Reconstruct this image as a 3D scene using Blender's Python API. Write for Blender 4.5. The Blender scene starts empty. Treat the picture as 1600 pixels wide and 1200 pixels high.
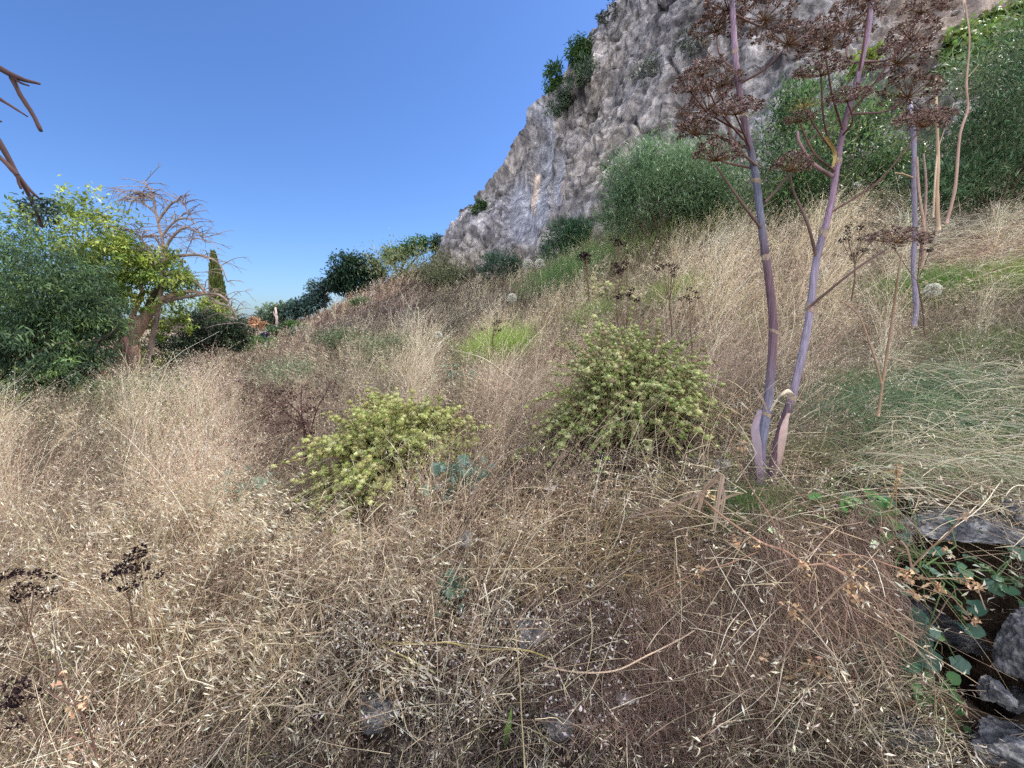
import bpy, math, random
import numpy as np
from mathutils import Vector
from mathutils.bvhtree import BVHTree

rng = np.random.default_rng(7)
random.seed(7)
S = bpy.context.scene
C = S.collection

# ---------------------------------------------------------------- camera
FPX = 620.0                       # focal length in pixels of a 1600 px wide frame
PITCH = math.radians(9.5)
EYE = np.array([0.0, 0.0, 1.6])
cam_d = bpy.data.cameras.new("camera"); cam = bpy.data.objects.new("camera", cam_d); C.objects.link(cam)
cam_d.sensor_width = 36.0; cam_d.lens = 36.0 * FPX / 1600.0
cam_d.clip_start = 0.05; cam_d.clip_end = 2000
cam.location = EYE; cam.rotation_euler = (math.radians(90) - PITCH, 0, 0)
S.camera = cam

# ---------------------------------------------------------------- light
SUN_EL, SUN_AZ = math.radians(52), math.radians(62)      # azimuth from +Y towards +X: behind the cliff
w = bpy.data.worlds.new("World"); S.world = w; w.use_nodes = True
nt = w.node_tree; nt.nodes.clear()
wo = nt.nodes.new("ShaderNodeOutputWorld"); bg = nt.nodes.new("ShaderNodeBackground")
sky = nt.nodes.new("ShaderNodeTexSky"); sky.sky_type = 'NISHITA'; sky.sun_disc = False
sky.sun_elevation = SUN_EL; sky.sun_rotation = SUN_AZ
sky.air_density = 1.0; sky.dust_density = 0.6; sky.ozone_density = 1.4
wb = nt.nodes.new("ShaderNodeMix"); wb.data_type = 'RGBA'; wb.blend_type = 'MULTIPLY'; wb.inputs[0].default_value = 1
wb.inputs[7].default_value = (0.45, 0.63, 0.95, 1)          # deep dry-air blue
nt.links.new(sky.outputs[0], wb.inputs[6])
# bright cloud added to the unseen sky behind the viewer, as frontal fill
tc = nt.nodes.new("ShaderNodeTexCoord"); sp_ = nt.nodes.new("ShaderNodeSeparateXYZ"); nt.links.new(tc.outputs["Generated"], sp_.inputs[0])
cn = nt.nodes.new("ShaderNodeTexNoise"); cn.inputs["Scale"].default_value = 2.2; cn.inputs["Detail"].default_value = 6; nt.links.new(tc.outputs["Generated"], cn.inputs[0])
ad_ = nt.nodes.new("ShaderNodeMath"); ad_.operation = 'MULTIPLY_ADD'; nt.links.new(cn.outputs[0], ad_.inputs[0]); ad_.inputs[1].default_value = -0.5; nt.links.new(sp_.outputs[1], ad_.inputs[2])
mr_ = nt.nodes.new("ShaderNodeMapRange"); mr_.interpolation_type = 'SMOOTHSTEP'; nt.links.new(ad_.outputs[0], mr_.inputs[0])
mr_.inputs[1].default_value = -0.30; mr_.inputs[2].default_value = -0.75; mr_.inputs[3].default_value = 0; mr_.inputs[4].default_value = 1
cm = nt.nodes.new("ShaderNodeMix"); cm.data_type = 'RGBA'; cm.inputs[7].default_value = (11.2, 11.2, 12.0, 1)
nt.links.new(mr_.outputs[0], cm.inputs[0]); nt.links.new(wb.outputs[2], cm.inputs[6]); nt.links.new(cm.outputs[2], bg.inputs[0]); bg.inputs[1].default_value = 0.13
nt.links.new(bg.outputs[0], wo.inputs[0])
sd = bpy.data.lights.new("sun", 'SUN'); sd.energy = 3.2; sd.angle = math.radians(0.6); sd.color = (1.0, 0.93, 0.82)
so = bpy.data.objects.new("sun", sd); C.objects.link(so)
sdir = Vector((math.sin(SUN_AZ) * math.cos(SUN_EL), math.cos(SUN_AZ) * math.cos(SUN_EL), math.sin(SUN_EL)))
so.rotation_euler = sdir.to_track_quat('Z', 'Y').to_euler(); so.location = (20, 20, 40)
vs = S.view_settings; vs.view_transform = 'Standard'; vs.look = 'None'; vs.exposure = 0.65; vs.gamma = 1
S.cycles.max_bounces = 6; S.cycles.diffuse_bounces = 4; S.cycles.transmission_bounces = 4; S.cycles.glossy_bounces = 2
S.cycles.use_denoising = False

# ---------------------------------------------------------------- maths helpers
def PX(u, v, Y):
    """World point at depth Y seen at photograph pixel (u, v)."""
    a = (u - 800) / FPX; b = -(v - 600) / FPX
    d = np.array([a, math.cos(PITCH) + math.sin(PITCH) * b, -math.sin(PITCH) + math.cos(PITCH) * b])
    return EYE + d / d[1] * Y
def screen(p):
    p = np.asarray(p, float) - EYE
    f = p[..., 1] * math.cos(PITCH) - p[..., 2] * math.sin(PITCH)
    up = p[..., 1] * math.sin(PITCH) + p[..., 2] * math.cos(PITCH)
    f = np.where(f < 0.05, 0.05, f)
    return 800 + FPX * p[..., 0] / f, 600 - FPX * up / f
def norm(v): return v / np.maximum(np.linalg.norm(v, axis=-1, keepdims=True), 1e-9)
def lin(r, g, b):
    f = lambda c: ((c / 255 + 0.055) / 1.055) ** 2.4 if c > 10 else c / 255 / 12.92
    return np.array([f(r), f(g), f(b)])
def hsh(i, j, k):
    n = (i * 374761393 + j * 668265263 + k * 1274126177) & 0xffffffff
    n = ((n ^ (n >> 13)) * 1103515245) & 0xffffffff
    n = ((n ^ (n >> 16)) * 2246822519) & 0xffffffff
    return ((n >> 8) & 0xffff) / 65535.0
def vnoise(p):
    p = np.asarray(p, float); i = np.floor(p).astype(np.int64); f = p - i; f = f * f * (3 - 2 * f)
    r = 0
    for a in (0, 1):
        for b in (0, 1):
            for c in (0, 1):
                wt = (f[..., 0] if a else 1 - f[..., 0]) * (f[..., 1] if b else 1 - f[..., 1]) * (f[..., 2] if c else 1 - f[..., 2])
                r = r + wt * hsh(i[..., 0] + a, i[..., 1] + b, i[..., 2] + c)
    return r * 2 - 1
def fbm(p, o=4, g=0.5):
    p = np.asarray(p, float); r = 0; a = 1
    for k in range(o): r = r + a * vnoise(p * 2 ** k + 17.3 * k); a *= g
    return r
def U(a, b, n=None): return rng.uniform(a, b, n)
def rdir(n):
    return norm(rng.normal(size=(n, 3)))
def smooth_poly(pts, n):
    """Catmull-Rom through pts, n points out."""
    p = np.asarray(pts, float); m = len(p)
    if m == 2: return p[0] + (p[1] - p[0]) * np.linspace(0, 1, n)[:, None]
    q = np.vstack([2 * p[0] - p[1], p, 2 * p[-1] - p[-2]])
    t = np.linspace(0, m - 1, n); i = np.minimum(t.astype(int), m - 2); f = (t - i)[:, None]
    a, b, c, d = q[i], q[i + 1], q[i + 2], q[i + 3]
    return 0.5 * (2 * b + (c - a) * f + (2 * a - 5 * b + 4 * c - d) * f ** 2 + (3 * b - a - 3 * c + d) * f ** 3)

# ---------------------------------------------------------------- mesh builder
class MB:
    def __init__(s): s.V = []; s.K = []; s.Q = []; s.T = []; s.n = 0
    def add(s, V, col, Q=None, T=None):
        V = np.asarray(V, float).reshape(-1, 3); col = np.asarray(col, float)
        if col.ndim == 1: col = np.tile(col, (len(V), 1))
        s.V.append(V); s.K.append(col[:, :3])
        if Q is not None and len(Q): s.Q.append(np.asarray(Q).reshape(-1, 4) + s.n)
        if T is not None and len(T): s.T.append(np.asarray(T).reshape(-1, 3) + s.n)
        s.n += len(V)
    def mesh(s, name, mat, smooth=False, origin=None):
        V = np.vstack(s.V).astype(np.float32); K = np.vstack(s.K)
        if origin is not None: V = V - np.asarray(origin, np.float32)
        Q = np.vstack(s.Q) if s.Q else np.zeros((0, 4), int); T = np.vstack(s.T) if s.T else np.zeros((0, 3), int)
        me = bpy.data.meshes.new(name)
        me.vertices.add(len(V)); me.vertices.foreach_set("co", V.ravel())
        nl = Q.size + T.size; me.loops.add(nl)
        me.loops.foreach_set("vertex_index", np.concatenate([Q.ravel(), T.ravel()]).astype(np.int32))
        me.polygons.add(len(Q) + len(T))
        st = np.concatenate([np.arange(len(Q)) * 4, Q.size + np.arange(len(T)) * 3]).astype(np.int32)
        me.polygons.foreach_set("loop_start", st)
        if smooth: me.polygons.foreach_set("use_smooth", np.ones(len(st), bool))
        me.update(calc_edges=True)
        at = me.color_attributes.new("Col", 'FLOAT_COLOR', 'POINT')
        at.data.foreach_set("color", np.hstack([np.clip(K, 0, 1), np.ones((len(K), 1))]).astype(np.float32).ravel())
        me.materials.append(mat)
        return me
    def build(s, name, mat, parent=None, smooth=False, loc=None):
        """loc: world origin of this object (or of its parent when it has one)."""
        org = loc if loc is not None else (tuple(parent.location) if parent is not None else None)
        o = bpy.data.objects.new(name, s.mesh(name, mat, smooth, org)); C.objects.link(o)
        if parent is not None: o.parent = parent
        elif loc is not None: o.location = loc
        return o
    # ----- vectorised primitives
    def ribbons(s, P, W, side, col):
        """P (N,K,3), W (N,K) or (N,1), side (N,3) or (N,K,3), col (N,3) or (N,K,3)"""
        N, K = P.shape[:2]; W = np.broadcast_to(W, (N, K))[..., None]
        if side.ndim == 2: side = side[:, None, :]
        A = P - side * W / 2; B = P + side * W / 2
        V = np.stack([A, B], 2).reshape(-1, 3)
        col = np.asarray(col, float)
        if col.ndim == 1: col = np.tile(col, (N, 1))
        if col.ndim == 2: col = np.repeat(col[:, None], K, 1)
        cc = np.repeat(col.reshape(-1, 3), 2, 0)
        b = (np.arange(N) * K * 2)[:, None] + np.arange(K - 1) * 2
        s.add(V, cc, np.stack([b, b + 1, b + 3, b + 2], -1).reshape(-1, 4))
    def leaves(s, p, d, n, L, W, col, fold=0.15, at=0.45, tipc=None):
        N = len(p); d = norm(d); sd = norm(np.cross(d, n)); nn = np.cross(sd, d)
        L = np.broadcast_to(L, (N,))[:, None]; W = np.broadcast_to(W, (N,))[:, None]
        a = p; t = p + d * L; m = p + d * L * at + nn * L * fold * 0.3
        V = np.stack([a, m + sd * W / 2 + nn * W * fold, t, m - sd * W / 2 + nn * W * fold], 1).reshape(-1, 3)
        col = np.asarray(col, float)
        if col.ndim == 1: col = np.tile(col, (N, 1))
        s.add(V, np.repeat(col, 4, 0), (np.arange(N) * 4)[:, None] + np.arange(4))
    def discs(s, p, d, n, R, col, k=9, cup=0.15, notch=0.55, wav=0.08):
        """round lobed leaves, stalk end at p, growing along d with normal n"""
        N = len(p); d = norm(d); sd = norm(np.cross(d, n)); nn = np.cross(sd, d)
        R = np.broadcast_to(R, (N,))[:, None]
        ang = np.linspace(-math.pi * 0.93, math.pi * 0.93, k)
        c = p + d * R * 0.25
        vs_ = [p * 0.3 + c * 0.7]
        for i, a in enumerate(ang):
            r = R * (1 + wav * math.cos(5 * a)) * (1 + U(-0.06, 0.06, (N, 1))) * (notch + (1 - notch) * math.sin(math.pi * (i + 0.6) / (k + 0.2)) ** 0.5)
            vs_.append(c + d * math.cos(a) * r + sd * math.sin(a) * r + nn * R * (cup + U(-0.12, 0.12, (N, 1))))
        V = np.stack(vs_, 1); col = np.asarray(col, float)
        if col.ndim == 1: col = np.tile(col, (N, 1))
        cc = np.repeat(col[:, None], k + 1, 1); cc[:, 0] *= 1.15
        b = (np.arange(N) * (k + 1))[:, None, None]
        t = np.array([[0, i + 1, i + 2] for i in range(k - 1)])[None]
        s.add(V.reshape(-1, 3), cc.reshape(-1, 3), None, (b + t).reshape(-1, 3))
    def tube(s, P, R, col, n=6, wob=0.0):
        P = np.asarray(P, float); K = len(P); R = np.broadcast_to(R, (K,)).astype(float)
        s.tubes(P[None], R[None], np.asarray(col), n, wob)
    def tubes(s, P, R, col, n=5, wob=0.0, rib=0.0):
        N, K = P.shape[:2]; R = np.broadcast_to(R, (N, K))
        T = norm(np.gradient(P, axis=1)); ref = np.where(np.abs(T[..., 2:3]) > 0.9, np.array([1.0, 0, 0]), np.array([0, 0, 1.0]))
        ref = np.repeat(ref[:, :1], K, 1)
        A = norm(np.cross(T, ref)); B = np.cross(T, A)
        an = np.arange(n) * 2 * math.pi / n
        rr = R[..., None, None] * (1 + wob * rng.normal(size=(N, K, n, 1))) * (1 + rib * np.cos(an * 11 + .4)[None, None, :, None])
        V = P[:, :, None] + (A[:, :, None] * np.cos(an)[:, None] + B[:, :, None] * np.sin(an)[:, None]) * rr
        col = np.asarray(col, float)
        if col.ndim == 1: col = np.tile(col, (N, 1))
        if col.ndim == 2: col = np.repeat(col[:, None], K, 1)
        cc = np.repeat(col[:, :, None], n, 2)
        b = (np.arange(N) * K * n)[:, None, None] + (np.arange(K - 1) * n)[None, :, None]
        i = np.arange(n)[None, None]; j = (i + 1) % n
        q = np.stack([b + i, b + j, b + n + j, b + n + i], -1).reshape(-1, 4)
        cap = []
        for e in (0, K - 1):
            for kk in range(1, n - 1):
                cap.append(np.stack([np.arange(N) * K * n + e * n, np.arange(N) * K * n + e * n + kk, np.arange(N) * K * n + e * n + kk + 1], -1))
        s.add(V.reshape(-1, 3), cc.reshape(-1, 3), q, np.concatenate(cap))
    def balls(s, p, R, col, sq=1.0):
        t = (1 + 5 ** 0.5) / 2
        v = norm(np.array([[-1, t, 0], [1, t, 0], [-1, -t, 0], [1, -t, 0], [0, -1, t], [0, 1, t], [0, -1, -t], [0, 1, -t], [t, 0, -1], [t, 0, 1], [-t, 0, -1], [-t, 0, 1]], float))
        f = np.array([[0, 11, 5], [0, 5, 1], [0, 1, 7], [0, 7, 10], [0, 10, 11], [1, 5, 9], [5, 11, 4], [11, 10, 2], [10, 7, 6], [7, 1, 8], [3, 9, 4], [3, 4, 2], [3, 2, 6], [3, 6, 8], [3, 8, 9], [4, 9, 5], [2, 4, 11], [6, 2, 10], [8, 6, 7], [9, 8, 1]])
        N = len(p); R = np.broadcast_to(R, (N,))[:, None, None]
        V = p[:, None] + v[None] * R * np.array([1, 1, sq]) * U(0.8, 1.2, (N, 12, 1))
        col = np.asarray(col, float)
        if col.ndim == 1: col = np.tile(col, (N, 1))
        s.add(V.reshape(-1, 3), np.repeat(col, 12, 0), None, ((np.arange(N) * 12)[:, None, None] + f[None]).reshape(-1, 3))

def vary(col, n, a=0.15, h=0.05):
    return np.clip(np.asarray(col) * (1 + rng.normal(0, a, (n, 1))) * (1 + rng.normal(0, h, (n, 3))), 0.003, 1)

# ---------------------------------------------------------------- tags
def tag(o, label, cat, group=None):
    o['label'] = label; o['category'] = cat
    if group: o['group'] = group
    return o
def thing(name, label, cat, loc, group=None):
    o = bpy.data.objects.new(name, None); C.objects.link(o); o.location = tuple(float(c) for c in loc); o.empty_display_size = 0.1
    return tag(o, label, cat, group)
def stuff(o): o['kind'] = 'stuff'; return o
def structure(o): o['kind'] = 'structure'; return o

# ---------------------------------------------------------------- materials
def mat_col(name, rough=0.8, trans=0.0, spec=0.2, bump=None, noise=None):
    """vertex-coloured plant matter, optionally translucent / with procedural mottling"""
    m = bpy.data.materials.new(name); m.use_nodes = True; t = m.node_tree; N = t.nodes; Lk = t.links
    b = N["Principled BSDF"]; b.inputs["Roughness"].default_value = rough; b.inputs["Specular IOR Level"].default_value = spec
    a = N.new("ShaderNodeVertexColor"); a.layer_name = "Col"; out = a.outputs[0]
    if noise:
        tx = N.new("ShaderNodeTexNoise"); tx.inputs["Scale"].default_value = noise[0]; tx.inputs["Detail"].default_value = 5
        co = N.new("ShaderNodeTexCoord")
        if len(noise) > 2:
            mp = N.new("ShaderNodeMapping"); mp.inputs["Scale"].default_value = noise[2]
            Lk.new(co.outputs["Object"], mp.inputs[0]); Lk.new(mp.outputs[0], tx.inputs[0])
        else: Lk.new(co.outputs["Object"], tx.inputs[0])
        r = N.new("ShaderNodeMapRange"); r.inputs[1].default_value = 0.3; r.inputs[2].default_value = 0.7
        r.inputs[3].default_value = 1 - noise[1]; r.inputs[4].default_value = 1 + noise[1]; Lk.new(tx.outputs[0], r.inputs[0])
        mx = N.new("ShaderNodeVectorMath"); mx.operation = 'SCALE'; Lk.new(out, mx.inputs[0]); Lk.new(r.outputs[0], mx.inputs[3]); out = mx.outputs[0]
        if bump:
            bp = N.new("ShaderNodeBump"); bp.inputs["Strength"].default_value = bump; bp.inputs["Distance"].default_value = 0.01
            Lk.new(tx.outputs[0], bp.inputs["Height"]); Lk.new(bp.outputs[0], b.inputs["Normal"])
    Lk.new(out, b.inputs["Base Color"])
    if trans:
        tr = N.new("ShaderNodeBsdfTranslucent"); mi = N.new("ShaderNodeMixShader"); mi.inputs[0].default_value = trans
        Lk.new(out, tr.inputs[0]); Lk.new(b.outputs[0], mi.inputs[1]); Lk.new(tr.outputs[0], mi.inputs[2])
        Lk.new(mi.outputs[0], N["Material Output"].inputs[0])
    return m
M_GRASS = mat_col("dry_grass", 0.75, 0.25, 0.15)
M_LEAF = mat_col("leaf", 0.5, 0.3, 0.35)
M_DULL = mat_col("dry_matter", 0.9, 0.1, 0.1)
M_BARK = mat_col("bark", 0.9, 0, 0.15, 0.8, (9, 0.35, (1, 1, 0.25)))
M_FENNEL = mat_col("fennel_stem", 0.65, 0, 0.25, 0.6, (150, 0.34, (1, 1, 0.05)))

def rock_mat(name, c1, c2, c3, scale, bump=0.6, dist=0.05, vcol=False):
    m = bpy.data.materials.new(name); m.use_nodes = True; t = m.node_tree; N = t.nodes; Lk = t.links
    b = N["Principled BSDF"]; b.inputs["Roughness"].default_value = 0.9; b.inputs["Specular IOR Level"].default_value = 0.2
    co = N.new("ShaderNodeTexCoord")
    n1 = N.new("ShaderNodeTexNoise"); n1.inputs["Scale"].default_value = scale; n1.inputs["Detail"].default_value = 9; n1.inputs["Roughness"].default_value = 0.68
    n2 = N.new("ShaderNodeTexNoise"); n2.inputs["Scale"].default_value = scale * 0.17; n2.inputs["Detail"].default_value = 4
    v = N.new("ShaderNodeTexVoronoi"); v.inputs["Scale"].default_value = scale * 1.3
    mp = N.new("ShaderNodeMapping"); mp.inputs["Scale"].default_value = (1, 1, 0.5 if vcol and scale < 5 else 1); Lk.new(co.outputs["Object"], mp.inputs[0])
    for x in (n1, n2, v): Lk.new(mp.outputs[0], x.inputs["Vector"])
    r = N.new("ShaderNodeValToRGB"); e = r.color_ramp.elements
    e[0].position = 0.33; e[0].color = (*c1, 1); e[1].position = 0.68; e[1].color = (*c3, 1)
    k = e.new(0.5); k.color = (*c2, 1)
    Lk.new(n1.outputs[0], r.inputs[0])
    r2 = N.new("ShaderNodeMapRange"); r2.inputs[1].default_value = 0.3; r2.inputs[2].default_value = 0.7; r2.inputs[3].default_value = 0.75; r2.inputs[4].default_value = 1.25
    Lk.new(n2.outputs[0], r2.inputs[0])
    s1 = N.new("ShaderNodeVectorMath"); s1.operation = 'SCALE'; Lk.new(r.outputs[0], s1.inputs[0]); Lk.new(r2.outputs[0], s1.inputs[3])
    out = s1.outputs[0]
    if vcol:
        a = N.new("ShaderNodeVertexColor"); a.layer_name = "Col"
        m2 = N.new("ShaderNodeVectorMath"); m2.operation = 'MULTIPLY'; Lk.new(out, m2.inputs[0]); Lk.new(a.outputs[0], m2.inputs[1])
        m3 = N.new("ShaderNodeVectorMath"); m3.operation = 'SCALE'; m3.inputs[3].default_value = 2.0; Lk.new(m2.outputs[0], m3.inputs[0]); out = m3.outputs[0]
    Lk.new(out, b.inputs["Base Color"])
    ad = N.new("ShaderNodeMath"); ad.operation = 'MULTIPLY_ADD'; Lk.new(v.outputs[0], ad.inputs[0]); ad.inputs[1].default_value = 0.6; Lk.new(n1.outputs[0], ad.inputs[2])
    bp = N.new("ShaderNodeBump"); bp.inputs["Strength"].default_value = bump; bp.inputs["Distance"].default_value = dist
    Lk.new(ad.outputs[0], bp.inputs["Height"]); Lk.new(bp.outputs[0], b.inputs["Normal"])
    return m
M_CLIFF = rock_mat("cliff_rock", lin(98, 96, 98), lin(162, 157, 153), lin(228, 221, 211), 2.6, 1.0, 0.3, True)
M_ROCK = rock_mat("grey_stone", lin(48, 49, 54), lin(100, 101, 104), lin(172, 172, 172), 24, 1.0, 0.02)
M_ROCK2 = rock_mat("pale_stone", lin(120, 116, 116), lin(165, 160, 158), lin(225, 222, 218), 14, 0.8, 0.02)
M_SOIL = rock_mat("soil", lin(40, 36, 34), lin(84, 74, 66), lin(134, 120, 108), 14, 0.9, 0.04, True)

# ---------------------------------------------------------------- terrain
CT = [ # u, v, depth: points where the ground is seen
 (0,1200,1.15),(0,1000,1.65),(0,850,2.5),(0,740,3.9),(0,680,5.3),(0,640,7),(0,600,10),(0,545,20),
 (200,1200,1.1),(200,1000,1.6),(200,850,2.4),(200,740,3.7),(200,650,6.2),(200,608,9.2),(200,560,15),(200,530,22),
 (400,1200,1.05),(400,1000,1.5),(400,850,2.2),(400,740,3.3),(400,650,5.2),(400,605,7.5),(400,570,12),(400,548,18),(400,530,30),
 (600,1200,1.0),(600,1000,1.35),(600,850,1.85),(600,740,2.7),(600,650,4.2),(600,605,5.6),(600,556,8.5),(600,510,13.5),(600,472,20),(600,442,27),
 (700,440,24),(690,412,29),(500,500,24),(500,535,14),
 (800,1200,.98),(800,1000,1.25),(800,850,1.6),(800,740,2.3),(800,650,3.4),(800,605,4.5),(800,556,6.3),(800,508,9.5),(800,458,15),(790,436,19),
 (1000,1200,.95),(1000,1000,1.15),(1000,850,1.42),(1000,740,1.95),(1000,655,2.7),(1000,560,4.4),(1000,462,7.6),(1000,390,12),(1000,360,14),
 (1200,1200,.9),(1200,1000,1.05),(1200,850,1.22),(1200,755,1.6),(1200,660,2.2),(1200,565,3.3),(1200,468,5.2),(1200,390,7.8),(1200,340,10.5),
 (1400,1200,.85),(1400,1000,1.0),(1400,850,1.15),(1400,755,1.5),(1400,660,2.0),(1400,562,2.8),(1400,470,4.2),(1400,395,5.8),(1400,335,8),
 (1600,1200,.8),(1600,1000,.95),(1600,850,1.1),(1600,755,1.4),(1600,660,1.8),(1600,560,2.5),(1600,465,3.6),(1600,395,5),(1600,340,7),
]
P0 = [PX(*c) for c in CT]
for az, z1, z2, z3, z4 in ((-75, 0.0, -0.1, 0.0, 0), (-100, 0, -0.1, 0, 0), (-140, 0, -.1, -.2, 0), (180, .1, -.1, -.4, 0), (140, .35, .3, .5, 0), (105, .55, 1.0, 3, 3), (80, .75, 1.7, 5, 6)):
    for rho, z in ((.7, z1), (1.5, z1), (5, z2), (18, z3), (70, z4), (300, 0)):
        P0.append(np.array([rho * math.sin(math.radians(az)), rho * math.cos(math.radians(az)), z]))
for az, z1, z2 in ((-52, -.3, -1), (-40, 0, -1), (-30, .2, -1), (-18, 2.5, -1), (-8, 5.5, 2), (5, 7, 3), (20, 8, 6), (35, 8, 6), (50, 8, 6), (65, 7, 6)):
    for rho, z in ((60, z1), (300, z2)):
        P0.append(np.array([rho * math.sin(math.radians(az)), rho * math.cos(math.radians(az)), z]))
for az in range(-60, 61, 20): P0.append(np.array([.5 * math.sin(math.radians(az)), .5 * math.cos(math.radians(az)), .12 + .25 * (az + 60) / 120]))
P0 = np.array(P0)
def _feat(x, y):
    rho = np.hypot(x, y); az = np.arctan2(x, y); lr = np.log(np.maximum(rho, 0.25))
    return np.stack([np.sin(az) * 1.6, np.cos(az) * 1.6, lr], -1)
F0 = _feat(P0[:, 0], P0[:, 1])
D0 = np.linalg.norm(F0[:, None] - F0[None], axis=-1)
A0 = np.sqrt(D0 ** 2 + 0.02)
W0 = np.linalg.solve(A0 + 1e-3 * np.eye(len(F0)), P0[:, 2] - 0.2)
def Hs(x, y):
    x = np.asarray(x, float); y = np.asarray(y, float); sh = x.shape
    f = _feat(x.ravel(), y.ravel()); r = np.empty(len(f))
    for i in range(0, len(f), 40000):
        g = f[i:i + 40000]
        d2 = (g ** 2).sum(1)[:, None] + (F0 ** 2).sum(1)[None] - 2 * g @ F0.T
        r[i:i + 40000] = np.sqrt(np.maximum(d2, 0) + 0.02) @ W0
    return (r + 0.2).reshape(sh)
PIT = PX(1490, 1035, 1.0)        # mouth of the hollow between the wall stones
def H(x, y):
    x = np.asarray(x, float); y = np.asarray(y, float)
    z = Hs(x, y); r = np.hypot(x, y)
    p = np.stack([x, y, x * 0], -1)
    a = np.clip(r / 14, 0.1, 1)
    z = z + 0.16 * a * fbm(p * 0.55, 3) + 0.02 * fbm(p * 4.1 + 9, 3) * np.clip(r / 1.5, 0.3, 1.5)
    yy = y - PIT[1] - .13; yy = np.where(yy > 0, yy / .42, yy / .2)
    d2 = ((x - PIT[0] - .05) / 0.14) ** 2 + yy ** 2
    return z - 0.7 * np.exp(-d2 ** 2)
def ground(u, v, lo=0.6, hi=60):
    """point of the ground seen at a photograph pixel"""
    ys = np.geomspace(lo, hi, 900); a = PX(u, v, 1.0) - EYE
    p = EYE + a * ys[:, None]; h = Hs(p[:, 0], p[:, 1])
    k = np.nonzero(p[:, 2] < h)[0]
    i = k[0] if len(k) else len(ys) - 1
    q = p[i]; return np.array([q[0], q[1], float(H(q[0], q[1]))])

# colour zones of the dry field: albedo at ground positions, given where the photograph shows them
ZN = [(60,1120,140,126,115),(250,950,169,153,137),(100,800,179,162,146),(300,720,186,168,153),(200,650,160,154,136),(450,640,175,158,146),(400,590,159,143,135),
 (500,1100,129,115,106),(650,1000,138,123,113),(600,880,158,141,128),(800,880,170,156,140),(800,1120,119,107,98),(1000,1120,126,110,100),(1000,900,143,122,107),(820,780,155,138,125),
 (1100,1050,123,107,96),(1250,1150,129,114,104),(1400,1180,149,142,130),(1000,740,117,104,95),(1250,850,121,106,95),(1350,780,125,120,107),(1500,720,180,174,157),(1450,650,139,141,123),
 (1300,640,173,161,145),(1150,600,163,146,133),(1200,480,191,174,155),(1100,430,196,183,162),(1350,480,194,181,162),(1500,420,209,200,178),(1300,350,207,198,176),(1100,350,183,179,154),(950,400,168,166,138),
 (850,430,188,179,156),(800,500,175,165,145),(700,500,160,155,135),(600,540,152,147,127),(600,480,167,148,139),(500,520,155,137,130),(650,440,170,158,141),(720,420,152,147,127),(560,590,154,150,133),(780,640,185,170,156),(1550,560,138,135,119)]
ZN += [(1066, 672, 116, 110, 108), (1110, 705, 112, 106, 104), (600, 1112, 96, 92, 92), (862, 1130, 96, 92, 94), (838, 978, 110, 108, 112)]
ZN = np.array(ZN, float); ZC = np.array([lin(*z[2:]) for z in ZN])
def zone(p):
    u, v = screen(p)
    u = np.clip(u, -400, 2000); v = np.clip(v, 300, 1300)
    d = ((u[:, None] - ZN[:, 0]) / 1.4) ** 2 + (v[:, None] - ZN[:, 1]) ** 2
    wt = 1 / (d + 900) ** 1.6
    return (wt @ ZC) / wt.sum(1, keepdims=True)

m = MB(); NR, NA = 330, 520
rr = np.concatenate([[0.02], np.geomspace(0.3, 900, NR - 1)]); aa = np.linspace(-math.pi, math.pi, NA, endpoint=False)
# finer spacing in front
aa = aa - 0.62 * np.sin(aa)
X = rr[:, None] * np.sin(aa); Y_ = rr[:, None] * np.cos(aa); Z = H(X, Y_)
V = np.stack([X, Y_, Z], -1).reshape(-1, 3)
i = (np.arange(NR - 1) * NA)[:, None]; j = np.arange(NA)[None]; j2 = (j + 1) % NA
Q = np.stack([i + j, i + j2, i + NA + j2, i + NA + j], -1).reshape(-1, 4)
zc = zone(V); zc = zc / 0.34 * 0.42
nz = (1 + 0.35 * fbm(V * 2.3, 3))[:, None]
m.add(V, np.clip(zc * nz, 0, 1), Q)
g_o = structure(m.build("ground", M_SOIL, smooth=True))
g_o['label'] = "dry earth slope rising towards the cliff under the grass"

# ---------------------------------------------------------------- cliff
CC = [
 [(668,412,31),(700,365,30),(758,302,29),(795,262,28),(838,190,27.5),(868,140,27),(900,98,27),(942,55,26.5),(972,0,26),(1016,-80,25.5),(1080,-250,25)],
 [(742,452,21.5),(765,400,22.5),(800,350,23),(845,290,23.4),(890,230,23.5),(925,165,23.5),(965,90,23),(1005,20,22.7),(1045,-60,22.5),(1090,-150,22.5),(1150,-300,22.5)],
 [(930,400,14.2),(940,345,15.6),(960,285,16.2),(985,225,16.8),(1010,155,17.3),(1035,95,17.6),(1060,30,18),(1090,-30,18.2),(1120,-100,18.5),(1160,-200,18.8),(1210,-350,19)],
 [(1200,350,11.5),(1200,295,12.3),(1205,235,12.9),(1210,180,13.4),(1215,120,14),(1220,60,14.4),(1228,0,14.8),(1238,-60,15.2),(1250,-130,15.6),(1270,-250,16.2),(1310,-420,17)],
 [(1500,335,8.6),(1500,280,9.4),(1500,225,10.1),(1500,170,10.8),(1500,120,11.6),(1500,70,12.4),(1500,30,13.4),(1500,-20,14.5),(1505,-80,15.4),(1510,-200,16.5),(1530,-400,18)],
 [(1900,330,7.2),(1900,280,8),(1900,230,8.8),(1900,170,9.6),(1900,120,10.5),(1900,80,11.4),(1900,40,12.4),(1900,-10,13.6),(1900,-80,14.8),(1900,-200,16),(1900,-400,18)],
 [(2900,330,4.5),(2900,280,5.2),(2900,230,6),(2900,170,7),(2900,120,8),(2900,80,9),(2900,40,10),(2900,-10,11),(2900,-80,12),(2900,-200,13.4),(2900,-400,15)],
]
cp = np.array([[PX(*q) for q in c] for c in CC])                       # cols x rows x 3
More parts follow.
